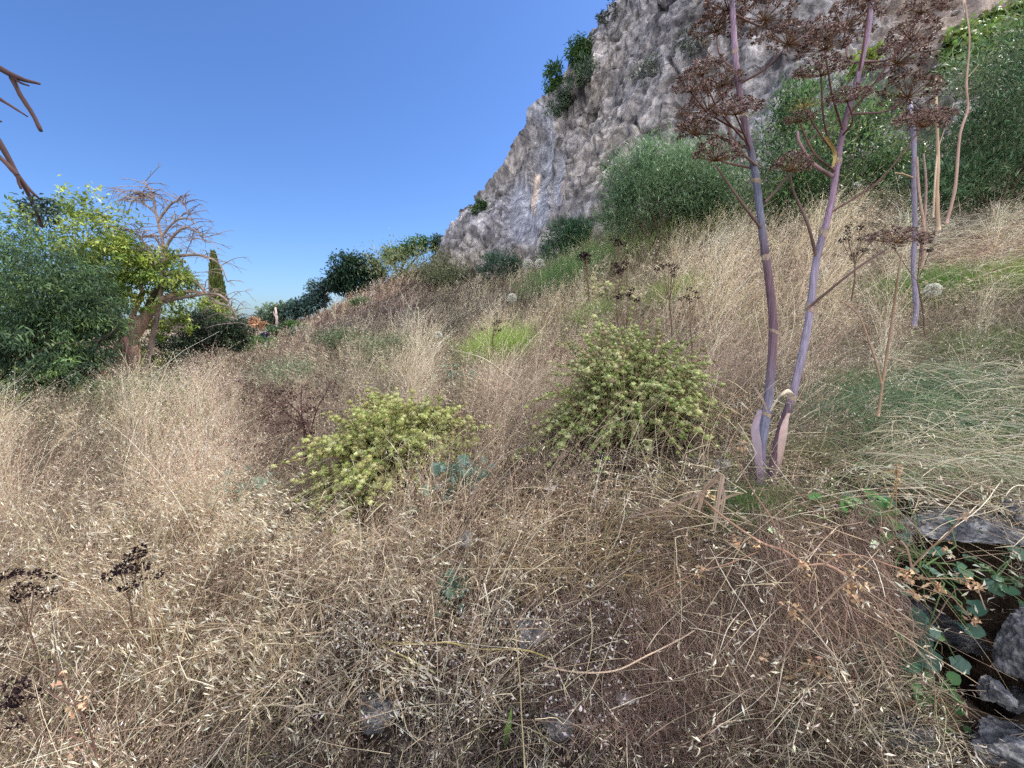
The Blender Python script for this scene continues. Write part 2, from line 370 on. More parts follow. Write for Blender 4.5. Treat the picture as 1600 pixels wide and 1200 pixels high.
cp[:, 0, 2] -= 0.8
b1 = cp[0] + np.array([1.5, 7, -1.2]); b2 = cp[0] + np.array([8, 22, -5])
cp = np.concatenate([b2[None], b1[None], cp])
t1 = cp[:, -1] + np.array([3, 4, 1.5]); t2 = cp[:, -1] + np.array([9, 14, 1.0])
cp = np.concatenate([cp, t1[:, None], t2[:, None]], 1)
NCc, NRr = 700, 520
g1 = np.stack([smooth_poly(cp[:, k], NCc) for k in range(cp.shape[1])], 1)
g2 = np.stack([smooth_poly(g1[k], NRr) for k in range(NCc)], 0)            # NCc x NRr x 3
du = np.gradient(g2, axis=0); dv = np.gradient(g2, axis=1)
nrm = norm(np.cross(dv, du)); nrm = np.where((nrm[..., 1:2] > 0) & (nrm[..., 2:3] < 0), -nrm, nrm)
# make the normals point to the meadow side
fl = np.sign((nrm * (EYE - g2)).sum(-1, keepdims=True)); mid = slice(170, None)
if fl[350:600, 100:300].mean() < 0: nrm = -nrm
su, sv = screen(g2)
# flowstone panels: smoother fluted rock with blue-grey and cream streaks
def panel(u0, v0, u1, v1, wd):
    t = np.clip(((su - u0) * (u1 - u0) + (sv - v0) * (v1 - v0)) / ((u1 - u0) ** 2 + (v1 - v0) ** 2), 0, 1)
    d = np.hypot(su - u0 - t * (u1 - u0), sv - v0 - t * (v1 - v0))
    return 1 / (1 + np.exp((d - wd) / (wd * 0.18)))
wob = 2.5 * fbm(g2 * 0.5 + 3, 3)
su = su + wob
pan = np.maximum.reduce([panel(846, 215, 836, 335, 13), panel(872, 240, 870, 315, 13), panel(808, 295, 812, 355, 19), panel(850, 175, 850, 235, 10), panel(820, 325, 822, 370, 12)])
crm = np.maximum(panel(878, 235, 872, 318, 4.5), panel(832, 265, 828, 325, 3), panel(852, 250, 850, 300, 2))
base = g2
low = fbm(base * 0.16, 3); med = fbm(base * 0.55 + 5, 4); fine = fbm(base * 2.2 + 9, 4, 0.6)
blk = np.floor(3.2 * (vnoise(base * np.array([.9, .9, 1.3]) + 77) * .5 + .5)) / 3.2 - .5 + .25 * (1 - 2 * np.abs(vnoise(base * 1.7 + 31)))
rid = 1 - np.abs(fbm(base * np.array([.45, .45, .3]) + 21, 3))
vert = vnoise(base * np.array([1.5, 1.5, .22]) + 51) + .5 * vnoise(base * np.array([3.4, 3.4, .5]) + 8)
crack = -np.exp(-(vnoise(base * np.array([.9, .9, .3]) + 33) / .06) ** 2) - .7 * np.exp(-(vnoise(base * np.array([.5, .5, 1.1]) + 12) / .04) ** 2)
disp = 0.5 * low + (0.2 * med + 0.1 * (rid - 0.6) + 0.16 * fine + 0.07 * blk + 0.17 * vert + 0.26 * crack) * (1 - 0.8 * pan) - 0.5 * pan
flute = vnoise(np.stack([g2[..., 0] * 4.5, g2[..., 2] * .12, g2[..., 0] * 0], -1)) + np.sin(g2[..., 0] * 6)
disp = disp + 0.07 * flute * pan
gd = g2 + nrm * disp[..., None]
tint = np.ones(gd.shape) * 0.5
tint *= (1 + 0.22 * fbm(base * np.array([.3, .3, .12]) + 40, 3))[..., None]
warm = np.clip(0.5 + 0.9 * fbm(base * 0.25 + 60, 3), 0, 1)[..., None]
tint = tint * (1 - .45 * np.clip(-fbm(base * 1.3 + 11, 3), 0, 1))[..., None] * (1 - .5 * (np.abs(vnoise(base * np.array([1.2, 1.2, .8]) + 90)) < .07))[..., None]
tint = tint * np.clip(1 + .26 * vert + .42 * crack, .25, 2)[..., None]
tint = tint * (warm * np.array([1.03, 1.0, 0.96]) + (1 - warm) * np.array([0.95, 0.97, 1.06]))
st = np.clip(0.5 + 0.8 * vnoise(np.stack([g2[..., 0] * 5, g2[..., 2] * 0.12, g2[..., 0] * 0], -1)), 0, 1)[..., None]
scr = (np.clip((su - 1370) / 60, 0, 1) * np.clip((170 - sv) / 50, 0, 1))[..., None]; tint = tint * (1 - scr * .7) + np.array([.5, .42, .36]) * scr * .7
pc = np.array([.44, .48, .56]) * (0.85 + 0.5 * st)
tint = tint * (1 - pan[..., None]) + pc * pan[..., None]
tint = tint * (1 - crm[..., None]) + np.array([.78, .68, .58]) * crm[..., None]
# earthy, grass-stained rock near the foot and on the ledges
hz = np.clip(1 - (gd[..., 2] - Hs(gd[..., 0], gd[..., 1])) / 1.6, 0, 1)[..., None]
tint = tint * (1 - hz * .5) + np.array([.5, .42, .3]) * hz * .5
m = MB()
i = (np.arange(NCc - 1) * NRr)[:, None]; j = np.arange(NRr - 1)[None]
Qc = np.stack([i + j, i + NRr + j, i + NRr + j + 1, i + j + 1], -1).reshape(-1, 4)
m.add(gd.reshape(-1, 3), np.clip(tint.reshape(-1, 3), 0, 1), Qc)
c_o = structure(m.build("cliff", M_CLIFF, smooth=False))
c_o['label'] = "tall grey-brown limestone cliff with blue-grey stained smooth panels"
qq = Qc.reshape(NCc - 1, NRr - 1, 4)[::3, ::3]
sub = gd[::3, ::3]; ni, nj = sub.shape[:2]
ii = (np.arange(ni - 1) * nj)[:, None]; jj = np.arange(nj - 1)[None]
BVH = BVHTree.FromPolygons([tuple(x) for x in sub.reshape(-1, 3)], [tuple(int(y) for y in x) for x in np.stack([ii + jj, ii + nj + jj, ii + nj + jj + 1, ii + jj + 1], -1).reshape(-1, 4)])
def on_cliff(u, v):
    d = Vector(PX(u, v, 1.0) - EYE).normalized()
    h = BVH.ray_cast(Vector(EYE), d)
    return np.array(h[0]) if h[0] is not None else PX(u, v, 24)

# ---------------------------------------------------------------- trees and shrubs
def clumps(mb, blobs, n, L, W, cols, per=26, sig=0.16, droop=0.3, out=0.6, gap=0.1, seed=0, keep=None):
    """leaf clumps spread through ellipsoids. blobs: (centre, radii) ; cols: list of albedos picked per clump"""
    vol = np.array([b[1][0] * b[1][1] * b[1][2] for b in blobs]) ** 0.7; vol /= vol.sum()
    nc = max(1, n // per)
    bi = rng.choice(len(blobs), nc * 2, p=vol)
    cen = np.array([b[0] for b in blobs])[bi]; rad = np.array([b[1] for b in blobs])[bi]
    d = rdir(nc * 2); r = U(0, 1, nc * 2) ** 0.42
    r = r * (1 + 0.22 * fbm(d * 1.7 + seed * 3.1 + bi[:, None], 2))
    p = cen + d * rad * r[:, None]
    ok = fbm(p / (np.mean(rad) * 0.45) + seed * 7.7, 2) > gap - 0.35
    p, d, rad = p[ok][:nc], d[ok][:nc], rad[ok][:nc]; nc = len(p)
    ci = rng.integers(0, len(cols), nc); cc = np.array(cols)[ci] * (1 + rng.normal(0, 0.18, (nc, 1)))
    sg = sig * rad.mean(1)
    k = np.repeat(np.arange(nc), per); q = p[k] + rng.normal(size=(len(k), 3)) * sg[k][:, None] * np.array([1, 1, 0.75])
    dd = norm(d[k] * out + rdir(len(k)) * 0.9 + np.array([0, 0, -droop]))
    nn = norm(rdir(len(k)) * 0.7 + np.array([0, 0, 0.9]))
    c = np.clip(cc[k] * (1 + rng.normal(0, 0.15, (len(k), 1))), 0.005, 1)
    mb.leaves(q, dd, nn, L * U(.6, 1.25, len(k)), W * U(.7, 1.2, len(k)), c, 0.2)
    return p
def limbs(mb, p0, d0, length, r0, col, depth=3, kids=4, gn=0.0, spread=0.7, tips=None, n=6, jit=0.16):
    K = 7; pts = [np.array(p0, float)]; d = norm(np.array(d0, float))
    for i in range(K - 1):
        d = norm(d + rng.normal(size=3) * jit + np.array([0, 0, gn])); pts.append(pts[-1] + d * length / (K - 1))
    P = np.array(pts); R = r0 * np.linspace(1, 0.45, K)
    mb.tube(P, R, vary(col, 1, .08)[0], n, 0.06)
    if tips is not None: tips.append(P[-1])
    if depth > 0:
        for i in range(kids):
            k = random.randint(2, K - 1)
            dn = norm(norm(P[k] - P[k - 1]) + rdir(1)[0] * spread + np.array([0, 0, 0.1]))
            limbs(mb, P[k], dn, length * random.uniform(.45, .75), R[k] * .6, col, depth - 1, kids, gn, spread, tips, max(3, n - 1), jit)
def shrub(name, label, cat, base, blobs, n, L, W, cols, group=None, twig=lin(90, 76, 66), stems=7, mat=None, **kw):
    base = np.array(base, float); t = thing(name, label, cat, base, group)
    mb = MB(); cen = clumps(mb, blobs, n, L, W, cols, **kw)
    mb.build("foliage", mat or M_LEAF, t)
    sb = MB()
    for k in range(stems):
        e = cen[rng.integers(len(cen))]
        mid_ = (base + e) / 2 + rng.normal(size=3) * 0.08 * np.linalg.norm(e - base)
        h = np.linalg.norm(e - base)
        sb.tube(smooth_poly([base + rng.normal(size=3) * [.04, .04, 0] * h - [0, 0, .05], mid_, e], 8), np.linspace(1, .3, 8) * .012 * max(h, .3), vary(twig, 1)[0], 5)
    sb.build("stem", M_BARK, t)
    return t
G_DARK = [lin(80, 106, 74), lin(94, 122, 78), lin(66, 90, 70)]
G_BLUE = [lin(92, 126, 104), lin(104, 140, 110), lin(76, 112, 96)]
G_YEL = [lin(166, 182, 84), lin(186, 196, 110), lin(138, 162, 76)]
G_MID = [lin(88, 122, 66), lin(104, 138, 72), lin(74, 108, 62)]
G_GREY = [lin(116, 138, 112), lin(132, 148, 118), lin(104, 126, 104)]
def ell(u, v, Y, ru, rv, ry=None):
    """ellipsoid blob covering ru x rv pixels at depth Y"""
    c = PX(u, v, Y); k = Y / FPX
    return (c, (ru * k, (ry if ry else (ru + rv) / 2 * k), rv * k))

# drooping dark tree at the field's edge
b = ground(78, 640); t = thing("weeping_tree", "dark blue-green tree with drooping narrow leaves beside the pale forked trunk", "tree", b)
mb = MB(); tips = []
limbs(mb, b + [0, .3, -.1], (-.1, .5, 1), 1.7, .08, lin(84, 74, 66), 2, 4, .02, .7, tips, 8)
mb.build("trunk", M_BARK, t, True)
mb = MB()
clumps(mb, [ell(95, 440, 8.2, 85, 70), ell(60, 520, 7.6, 85, 75), ell(130, 500, 7.9, 55, 80), ell(20, 570, 7.4, 65, 60), ell(90, 585, 7.3, 75, 40), ell(60, 600, 7.0, 60, 30)], 34000, .11, .024, G_DARK + G_DARK + [lin(118, 142, 84), lin(58, 78, 60)], droop=.9, out=.35, sig=.095, seed=1, gap=.14)
mb.build("crown", M_LEAF, t)
b = ground(-60, 640); t = thing("olive_tree", "lighter grey-green leafy tree cut by the picture's edge beside the drooping dark tree", "tree", b)
mb = MB(); limbs(mb, b - [0, 0, .1], (.1, .1, 1), 2.1, .12, lin(90, 80, 70), 2, 4, .02); mb.build("trunk", M_BARK, t, True)
mb = MB()
clumps(mb, [ell(20, 385, 9, 60, 50), ell(-20, 440, 8.6, 70, 70), ell(15, 480, 8.5, 45, 60), ell(-60, 540, 8.2, 90, 90), ell(-90, 420, 9, 80, 80)], 15000, .12, .03, [lin(122, 152, 100), lin(136, 164, 108), lin(104, 132, 96)], droop=.5, sig=.14, seed=2)
mb.build("crown", M_LEAF, t)

# pale forked trunk with yellow-green leaves
b = ground(190, 602); Yt = b[1]
t = thing("almond_tree", "leaning pale forked trunk with sunlit yellow-green leaves, hanging over the field edge", "tree", b)
mb = MB(); bark = lin(188, 162, 142)
def ptube(pts, r0, r1, col=bark, n=9, wob=.07, K=14, dy=0, mbx=None):
    P = smooth_poly([PX(u, v, Yt + dy + (q[0] if q else 0)) for u, v, *q in pts], K)
    (mbx or mb).tube(P, np.linspace(r0, r1, K), col, n, wob); return P
ptube([(186, 625), (192, 590), (200, 550), (205, 520), (222, 500)], .34, .13)
ptube([(205, 530), (225, 498), (240, 480), (262, 464), (300, 455), (335, 462)], .15, .012)
ptube([(198, 545), (192, 510), (180, 480), (172, 455), (165, 425)], .09, .02)
ptube([(205, 520), (208, 490), (222, 460), (218, 430), (230, 400)], .08, .02)
ptube([(225, 500), (235, 470), (255, 440), (262, 420)], .08, .02, lin(80, 68, 64))
ptube([(178, 588), (160, 572), (140, 560), (118, 552)], .14, .1, lin(176, 140, 110))
ptube([(172, 590), (150, 570), (120, 555)], .09, .06, lin(92, 70, 62))
mb.build("trunk", M_BARK, t, True)
mb = MB()
clumps(mb, [ell(132, 362, Yt - .3, 62, 54), ell(175, 420, Yt + .3, 60, 50), ell(225, 440, Yt, 55, 45), ell(265, 425, Yt - .2, 38, 30), ell(250, 455, Yt - .5, 30, 16), ell(215, 470, Yt - .5, 26, 20), ell(125, 335, Yt - .2, 30, 24), ell(185, 395, Yt - .4, 34, 26), ell(215, 400, Yt, 35, 25), ell(175, 540, Yt - .3, 12, 38), ell(260, 500, Yt + .6, 42, 26), ell(240, 540, Yt + .6, 20, 28)], 12000, .12, .045, G_YEL + [lin(118, 142, 72)], droop=.3, sig=.13, gap=.3, seed=3)
mb.build("crown", M_LEAF, t)

# bare dead tree whose limbs arch and droop
b = ground(238, 585); Yb = b[1] + .6; b = np.array([b[0], Yb, float(H(b[0], Yb))])
t = thing("dead_tree", "leafless dead tree with arching drooping twigs above the yellow-green crown", "tree", b)
mb = MB(); dk = lin(150, 134, 124)
Lm = [([(222, 596), (236, 540), (250, 470), (254, 420), (256, 385), (245, 340), (240, 310), (232, 292), (223, 287)], .06, .01),
      ([(253, 400), (268, 372), (290, 355), (312, 365), (320, 378)], .04, .008), ([(247, 345), (268, 318), (285, 315), (294, 335)], .03, .006),
      ([(254, 390), (240, 368), (220, 370), (208, 350)], .03, .006), ([(255, 410), (270, 402), (300, 398), (325, 402), (345, 415), (355, 440)], .05, .008),
      ([(252, 430), (230, 385), (210, 365), (185, 358)], .035, .008), ([(255, 425), (285, 430), (310, 445), (335, 470), (360, 480), (372, 500)], .05, .008),
      ([(244, 335), (228, 320), (215, 308), (210, 315)], .02, .005), ([(252, 370), (275, 345), (300, 345), (318, 375)], .025, .006),
      ([(260, 470), (300, 462), (340, 460), (362, 480), (365, 505)], .05, .01), ([(241, 312), (225, 303), (212, 304)], .012, .004)]
allP = []
for pts, r0, r1 in Lm:
    allP.append(ptube(pts, r0, r1, dk, 6, .08, 16, dy=0))
for P in allP:
    for k in range(3, len(P), 1):
        for _ in range(2 if random.random() < .6 else 1):
            sgn = random.choice([-1, 1]); L0 = random.uniform(.25, .75)
            d = norm(np.array([sgn * random.uniform(.4, 1), random.uniform(-.6, .6), random.uniform(.1, .8)]))
            q = [P[k]]
            for s_ in range(5):
                d = norm(d + np.array([0, 0, -.17]) + rng.normal(size=3) * .14); q.append(q[-1] + d * L0 / 5)
            mb.tube(np.array(q), np.linspace(.012, .004, 6), vary(dk, 1)[0], 3)
            for z_ in range(2):
                e = q[random.randint(1, 4)]; d2 = norm(d + rdir(1)[0] * .8)
                mb.tube(np.array([e, e + d2 * L0 * .16, e + (d2 + [0, 0, -.3]) * L0 * .3]), [.007, .005, .003], vary(dk, 1)[0], 3)
mb.build("trunk", M_BARK, t, True)

# cypress
b = ground(345, 545); Yc = 21.0; b = np.array([PX(345, 500, Yc)[0], Yc, 0]); b[2] = float(H(b[0], b[1]))
t = thing("cypress", "slim pointed green cypress standing up against the sky", "tree", b)
mb = MB(); top = PX(333, 397, Yc)
mb.tube(smooth_poly([b, (b + top) / 2 + [.1, 0, 0], top - [0, 0, .3]], 8), np.linspace(.14, .02, 8), lin(92, 78, 66), 6)
mb.build("trunk", M_BARK, t)
mb = MB(); n = 6000; tt = U(0.12, 1, n) ** .9; ax = b + (top - b) * tt[:, None]
rad = np.where(tt < .6, .3, .3 * (1 - (tt - .6) / .4) ** .7) * (1 + .25 * vnoise(np.stack([tt * 20, tt * 0, rng.integers(0, 6, n)], -1)))
th = U(0, 6.28, n); rd = rad * U(.4, 1, n) ** .4
p = ax + np.stack([np.cos(th) * rd, np.sin(th) * rd, tt * 0], -1)
mb.leaves(p, np.stack([np.cos(th) * .35, np.sin(th) * .35, np.ones(n)], -1), rdir(n), U(.12, .3, n), .05, vary(lin(116, 128, 72), n, .3), .2)
mb.build("crown", M_LEAF, t)

# dark bramble mass and neighbours behind the field
def gs(u, v, Y):
    p = PX(u, v, Y); return np.array([p[0], p[1], float(H(p[0], p[1]))])
shrub("dark_bush", "broad dark green bush below the cypress", "bush", gs(330, 545, 12.5), [ell(330, 515, 12.5, 50, 28), ell(290, 530, 12, 40, 24), ell(368, 525, 12.5, 26, 24), ell(250, 552, 11, 38, 22)], 8000, .12, .04, [lin(62, 82, 62), lin(74, 90, 66), lin(58, 70, 58)], sig=.14, seed=5)
shrub("green_bush", "low yellow-green bush at the foot of the cypress", "bush", gs(340, 520, 15), [ell(345, 488, 15, 22, 16), ell(325, 478, 15, 18, 14)], 1500, .14, .05, G_YEL, sig=.2, seed=6)
shrub("orange_bush", "small dry orange bush showing between distant green bushes", "bush", gs(400, 530, 24), [ell(401, 505, 24, 9, 8)], 500, .16, .09, [lin(220, 178, 142), lin(206, 166, 134)], sig=.25, seed=8, stems=3)
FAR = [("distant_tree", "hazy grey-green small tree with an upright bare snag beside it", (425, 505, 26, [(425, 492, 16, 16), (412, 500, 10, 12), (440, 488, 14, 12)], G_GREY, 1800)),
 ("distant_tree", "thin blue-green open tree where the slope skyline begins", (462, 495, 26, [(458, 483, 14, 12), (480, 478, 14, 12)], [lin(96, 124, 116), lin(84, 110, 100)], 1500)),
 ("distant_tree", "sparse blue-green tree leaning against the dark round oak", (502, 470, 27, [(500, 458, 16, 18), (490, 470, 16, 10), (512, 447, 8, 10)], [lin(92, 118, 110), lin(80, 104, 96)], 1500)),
 ("oak_tree", "dark dense round oak, tallest tree on the slope skyline", (545, 455, 27, [(545, 425, 22, 24), (532, 440, 18, 18), (550, 402, 14, 8), (560, 445, 15, 15)], [lin(50, 74, 60), lin(60, 88, 62)], 4200)),
 ("oak_tree", "smaller dark round oak touching the tallest oak", (580, 440, 27.5, [(582, 420, 16, 18), (575, 432, 15, 12), (592, 425, 10, 12)], [lin(56, 84, 66), lin(66, 94, 70)], 2400)),
 ("skyline_tree", "low bright green tree with a flat spreading crown below the cliff edge", (622, 418, 29, [(614, 400, 14, 12), (632, 394, 12, 8), (645, 388, 18, 9), (660, 385, 14, 8), (655, 378, 14, 6)], [lin(78, 120, 74), lin(92, 136, 80)], 2200)),
 ("skyline_bush", "dark green bush tucked against the lowest end of the cliff", (682, 395, 29.5, [(682, 378, 8, 12)], G_DARK, 500))]
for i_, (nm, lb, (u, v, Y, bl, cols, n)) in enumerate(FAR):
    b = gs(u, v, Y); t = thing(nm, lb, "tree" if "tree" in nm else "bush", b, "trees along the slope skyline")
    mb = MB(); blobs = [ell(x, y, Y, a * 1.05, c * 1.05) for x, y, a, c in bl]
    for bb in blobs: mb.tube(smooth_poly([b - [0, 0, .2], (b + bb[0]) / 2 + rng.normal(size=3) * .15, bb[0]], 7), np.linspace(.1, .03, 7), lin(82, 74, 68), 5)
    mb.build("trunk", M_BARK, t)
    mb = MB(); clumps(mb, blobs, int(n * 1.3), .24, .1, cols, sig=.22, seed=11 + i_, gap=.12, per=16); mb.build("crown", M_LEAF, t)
b = gs(431, 512, 25); mb = MB()
mb.tube(np.array([b, PX(433, 500, 25), PX(430, 480, 25)]), [.1, .08, .05], lin(206, 186, 180), 6)
mb.tube(np.array([PX(432, 497, 25), PX(429, 492, 25), PX(427, 487, 25)]), [.04, .03, .02], lin(206, 186, 180), 5)
tag(mb.build("snag", M_BARK, None, True, b), "short pale dead tree snag standing in front of the hazy distant tree", "dead trunk")
for u, v, Y, ru, rv, cols, lb in ((437, 522, 22, 22, 12, G_DARK, "dark green low bush behind the wooden post"), (462, 510, 22, 15, 8, G_MID, "bright green low bush on the far edge of the field"),
                        (470, 520, 20, 20, 10, G_GREY, "dull grey-green low bush near the field crest"), (400, 540, 17, 34, 13, G_MID, "dull olive bush at the foot of the wooden post")):
    shrub("low_bush", lb, "bush", gs(u, v, Y), [ell(u, v, Y, ru, rv)], 1600, .15, .06, cols, sig=.2, seed=int(u), per=14, group="low bushes at the far edge of the field")
# post with crossed board
b = gs(414, 560, 18); t = thing("wooden_post", "blue-grey post with a dark crossed board, beyond the field", "post", b)
mb = MB(); mb.tube(np.array([b, PX(415, 530, 18), PX(415, 519, 18)]), [.12, .11, .1], lin(120, 136, 156), 6); mb.build("post", M_BARK, t)
mb = MB(); mb.tube(np.array([PX(407, 524, 17.9), PX(415, 522, 17.9), PX(421, 522.5, 17.9)]), [.07, .1, .07], lin(36, 34, 52), 4)
mb.tube(np.array([PX(414, 530, 17.85), PX(414, 520, 17.85)]), [.13, .1], lin(38, 36, 56), 4); mb.build("board", M_BARK, t)

# wire fence in front of the trunk
t = thing("wire_fence", "rusty wire mesh fence in front of the pale forked trunk", "fence", ground(120, 615))
mb = MB(); fy = 7.9
fx = np.linspace(PX(-160, 600, fy)[0], PX(228, 600, fy)[0], 56)
for x in fx:
    z = float(H(x, fy)); mb.tube(np.array([[x, fy, z - .05], [x + random.uniform(-.02, .02), fy, z + .6], [x, fy + .02, z + 1.05]]), .004, lin(92, 76, 72), 3)
for h in np.linspace(.1, 1.05, 8):
    mb.tube(np.array([[x, fy, float(H(x, fy)) + h + .015 * math.sin(x * 7)] for x in fx[::3]]), .004, lin(92, 76, 72), 3)
mb.build("wire_mesh", M_BARK, t)
for px_ in (207, 45, -100):
    x = PX(px_, 600, fy)[0]; z = float(H(x, fy)); mb = MB()
    mb.tube(np.array([[x, fy, z - .1], [x + .02, fy, z + .6], [x, fy, z + 1.15]]), [.04, .035, .035], lin(84, 62, 60), 6); mb.build("post", M_BARK, t)

# bare limbs reaching in from a tree beyond the picture's edge
Yl = 3.0; b = np.array([-5.6, 3.2, float(H(-5.6, 3.2))])
t = thing("leafless_tree", "bare dark limbs reaching into the sky from beyond the picture's edge", "tree", b)
mb = MB(); lb_ = lin(84, 66, 64)
def lim(pts, r0, r1, K=12, col=lb_):
    P = smooth_poly([q if len(q) == 3 and isinstance(q, np.ndarray) else PX(*q) for q in pts], K); mb.tube(P, np.linspace(r0 * .5, r1 * .62, K), col, 8, .09); return P
tr_top = np.array([-5.2, 3.2, 4.6])
mb.tube(smooth_poly([b - [0, 0, .2], b + [.1, 0, 2.0], tr_top], 10), np.linspace(.2, .1, 10), lb_, 10, .05)
lim([tr_top, (-60, 70, 3), (-5, 104, 3), (30, 122, 3), (62, 131, 3)], .07, .012)
lim([(10, 112, 3), (30, 128, 3), (45, 134, 3)], .02, .008); lim([(18, 121, 3), (36, 155, 3), (52, 180, 3), (64, 205, 3)], .028, .018)
lim([tr_top, (-60, 115, 3.1), (-5, 152, 3.1), (18, 166, 3.1), (43, 182, 3.1)], .04, .008)
lim([tr_top, (-80, 150, 3.1), (-20, 182, 3.1), (2, 190, 3.1)], .04, .01)
lim([tr_top, (-70, 150, 3), (-10, 210, 3), (12, 245, 3), (28, 275, 3), (45, 295, 3), (62, 311, 3)], .05, .012)
lim([(-40, 215, 2.9), (0, 246, 2.9), (25, 272, 2.9), (40, 295, 2.95), (52, 320, 3), (66, 355, 3)], .03, .016)
lim([(27, 272, 2.9), (29, 285, 2.9), (33, 295, 2.9)], .018, .01)
mb.build("trunk", M_BARK, t, True)
mb = MB(); clumps(mb, [ell(62, 330, 3, 18, 20), ell(76, 312, 3, 8, 8)], 420, .035, .014, [lin(70, 92, 84), lin(86, 108, 100)], sig=.3, per=10); mb.build("foliage", M_LEAF, t)

# shrubs at the cliff foot and on the cliff
SH = [("broom_bush", "big feathery grey-green bush at the cliff foot, left of the giant fennel stems".replace("left of", "short of"), (1040, 330, 11.6, [(1040, 285, 78, 55), (990, 300, 48, 50), (1090, 290, 60, 60), (1000, 250, 35, 26), (1120, 320, 50, 40), (960, 335, 28, 24)], [lin(122, 152, 112), lin(138, 164, 120), lin(104, 136, 102)], 30000, .15, .024)),
 ("broom_bush", "mid-sized feathery green bush lower down the cliff foot", (885, 405, 15.5, [(885, 375, 30, 26), (905, 365, 20, 20), (862, 395, 22, 14)], [lin(92, 128, 90), lin(80, 112, 80)], 5200, .2, .03)),
 ("broom_bush", "rounded green bush behind the pair of pale seed balls", (785, 425, 19, [(782, 412, 30, 22), (810, 420, 18, 16), (760, 425, 16, 12)], [lin(92, 120, 94), lin(82, 110, 86)], 3000, .2, .035)),
 ("broom_bush", "dark feathery green thicket right behind the giant fennel's bent side stem".replace("right ", ""), (1290, 330, 9.6, [(1280, 250, 90, 90), (1340, 280, 70, 60), (1240, 310, 60, 45), (1380, 290, 55, 55), (1250, 165, 30, 40), (1345, 195, 45, 40)], [lin(92, 130, 84), lin(118, 150, 92), lin(66, 98, 68), lin(134, 146, 100)], 24000, .14, .028)),
 ("broom_bush", "tall blue-green feathery bush behind the slender dried stalks", (1560, 340, 7.6, [(1560, 150, 75, 100), (1600, 240, 110, 100), (1530, 260, 60, 70), (1640, 120, 90, 70), (1480, 300, 70, 55), (1640, 320, 120, 60), (1440, 300, 50, 50)], [lin(92, 126, 88), lin(72, 104, 76), lin(118, 150, 108), lin(132, 144, 108)], 36000, .13, .02))]
for k, (nm, lb, (u, v, Y, bl, cols, n, L, W)) in enumerate(SH):
    shrub(nm, lb, "bush", gs(u, v, Y), [ell(x, y, Y + U(-.3, .3), a, c) for x, y, a, c in bl], n, L, W, cols, group="bushes along the cliff foot", per=34, sig=.2, out=.5, droop=-.4, seed=30 + k, gap=.02 if k < 3 else .2, stems=12, twig=lin(110, 100, 84))
CS = [("leafy green bush rooted on the cliff's skyline ledge, highest dark one", 910, 72, [(912, 75, 20, 16), (900, 90, 12, 12)], G_MID, 1500),
 ("grey-green bush spilling down the cliff below the dark skyline bush", 915, 105, [(918, 105, 18, 18), (905, 118, 14, 12)], G_GREY, 900),
 ("dark bush on the cliff's skyline, above the pale leaning grass", 868, 115, [(866, 115, 14, 16), (860, 128, 10, 10)], G_MID, 1000),
 ("grey-green bush hanging below the skyline above the stained panels", 880, 145, [(880, 148, 17, 18), (868, 165, 14, 14)], G_GREY, 900),
 ("sparse twiggy bush on the skyline near the top of the cliff", 955, 15, [(955, 14, 12, 10), (942, 30, 8, 8)], [lin(92, 104, 92), lin(110, 112, 100)], 260),
 ("small leafy bush where the cliff skyline starts to steepen", 752, 318, [(752, 318, 8, 8), (742, 326, 8, 5)], G_MID, 500),
 ("faint grey-green bush high on the bare cliff face", 1010, 110, [(1010, 110, 26, 16), (1040, 90, 16, 12)], [lin(158, 164, 148)], 420),
 ("small grey-green bush beside the faint bush on the cliff face", 1075, 70, [(1078, 66, 18, 16)], [lin(150, 156, 144)], 300),
 ("yellowish tuft of growth on the cliff below the fennel heads", 1352, 92, [(1352, 95, 12, 12)], G_YEL, 300)]
for k, (lb, u, v, bl, cols, n) in enumerate(CS):
    p = on_cliff(u + 6, v + 8); Y = p[1] - .3
    shrub("cliff_bush", lb, "bush", p, [ell(x, y, Y, a, c, .35) for x, y, a, c in bl], n, .22, .07, cols, group="bushes growing on the cliff", per=14, sig=.22, seed=60 + k, stems=4)
# ivy sheet and dry scree on the upper slope
t_p = on_cliff(1550, 70); mb = MB(); pp = []
while len(pp) < 900:
    u, v = random.uniform(1475, 1680), random.uniform(-20, 120)
    if v < 118 - (u - 1475) * .48 + 10 * math.sin(u * .1) and v > 62 - (u - 1475) * .42 + 8 * math.sin(u * .17) and vnoise(np.array([u / 14., v / 14., 3.])) > -.45:
        pp.append(on_cliff(u, v))
pp = np.array(pp); k = np.repeat(np.arange(len(pp)), 7)
q = pp[k] + rng.normal(size=(len(k), 3)) * .09 + np.array([-.03, -.12, .03])
mb.leaves(q, rdir(len(k)) + [0, -.3, -.3], norm(rdir(len(k)) + [-.3, -1, .6]), .13, .12, vary(lin(116, 140, 66), len(k), .35, .08), .1)
tag(mb.build("ivy", M_LEAF, None, False, t_p), "bright yellow-green ivy sheet hanging over the upper cliff", "ivy")
for k, (u, v, lb) in enumerate(((1466, 106, "white angular stone lodged on the cliff beside the ivy"), (1488, 24, "flat white stone lying above the ivy sheet"))):
    pass

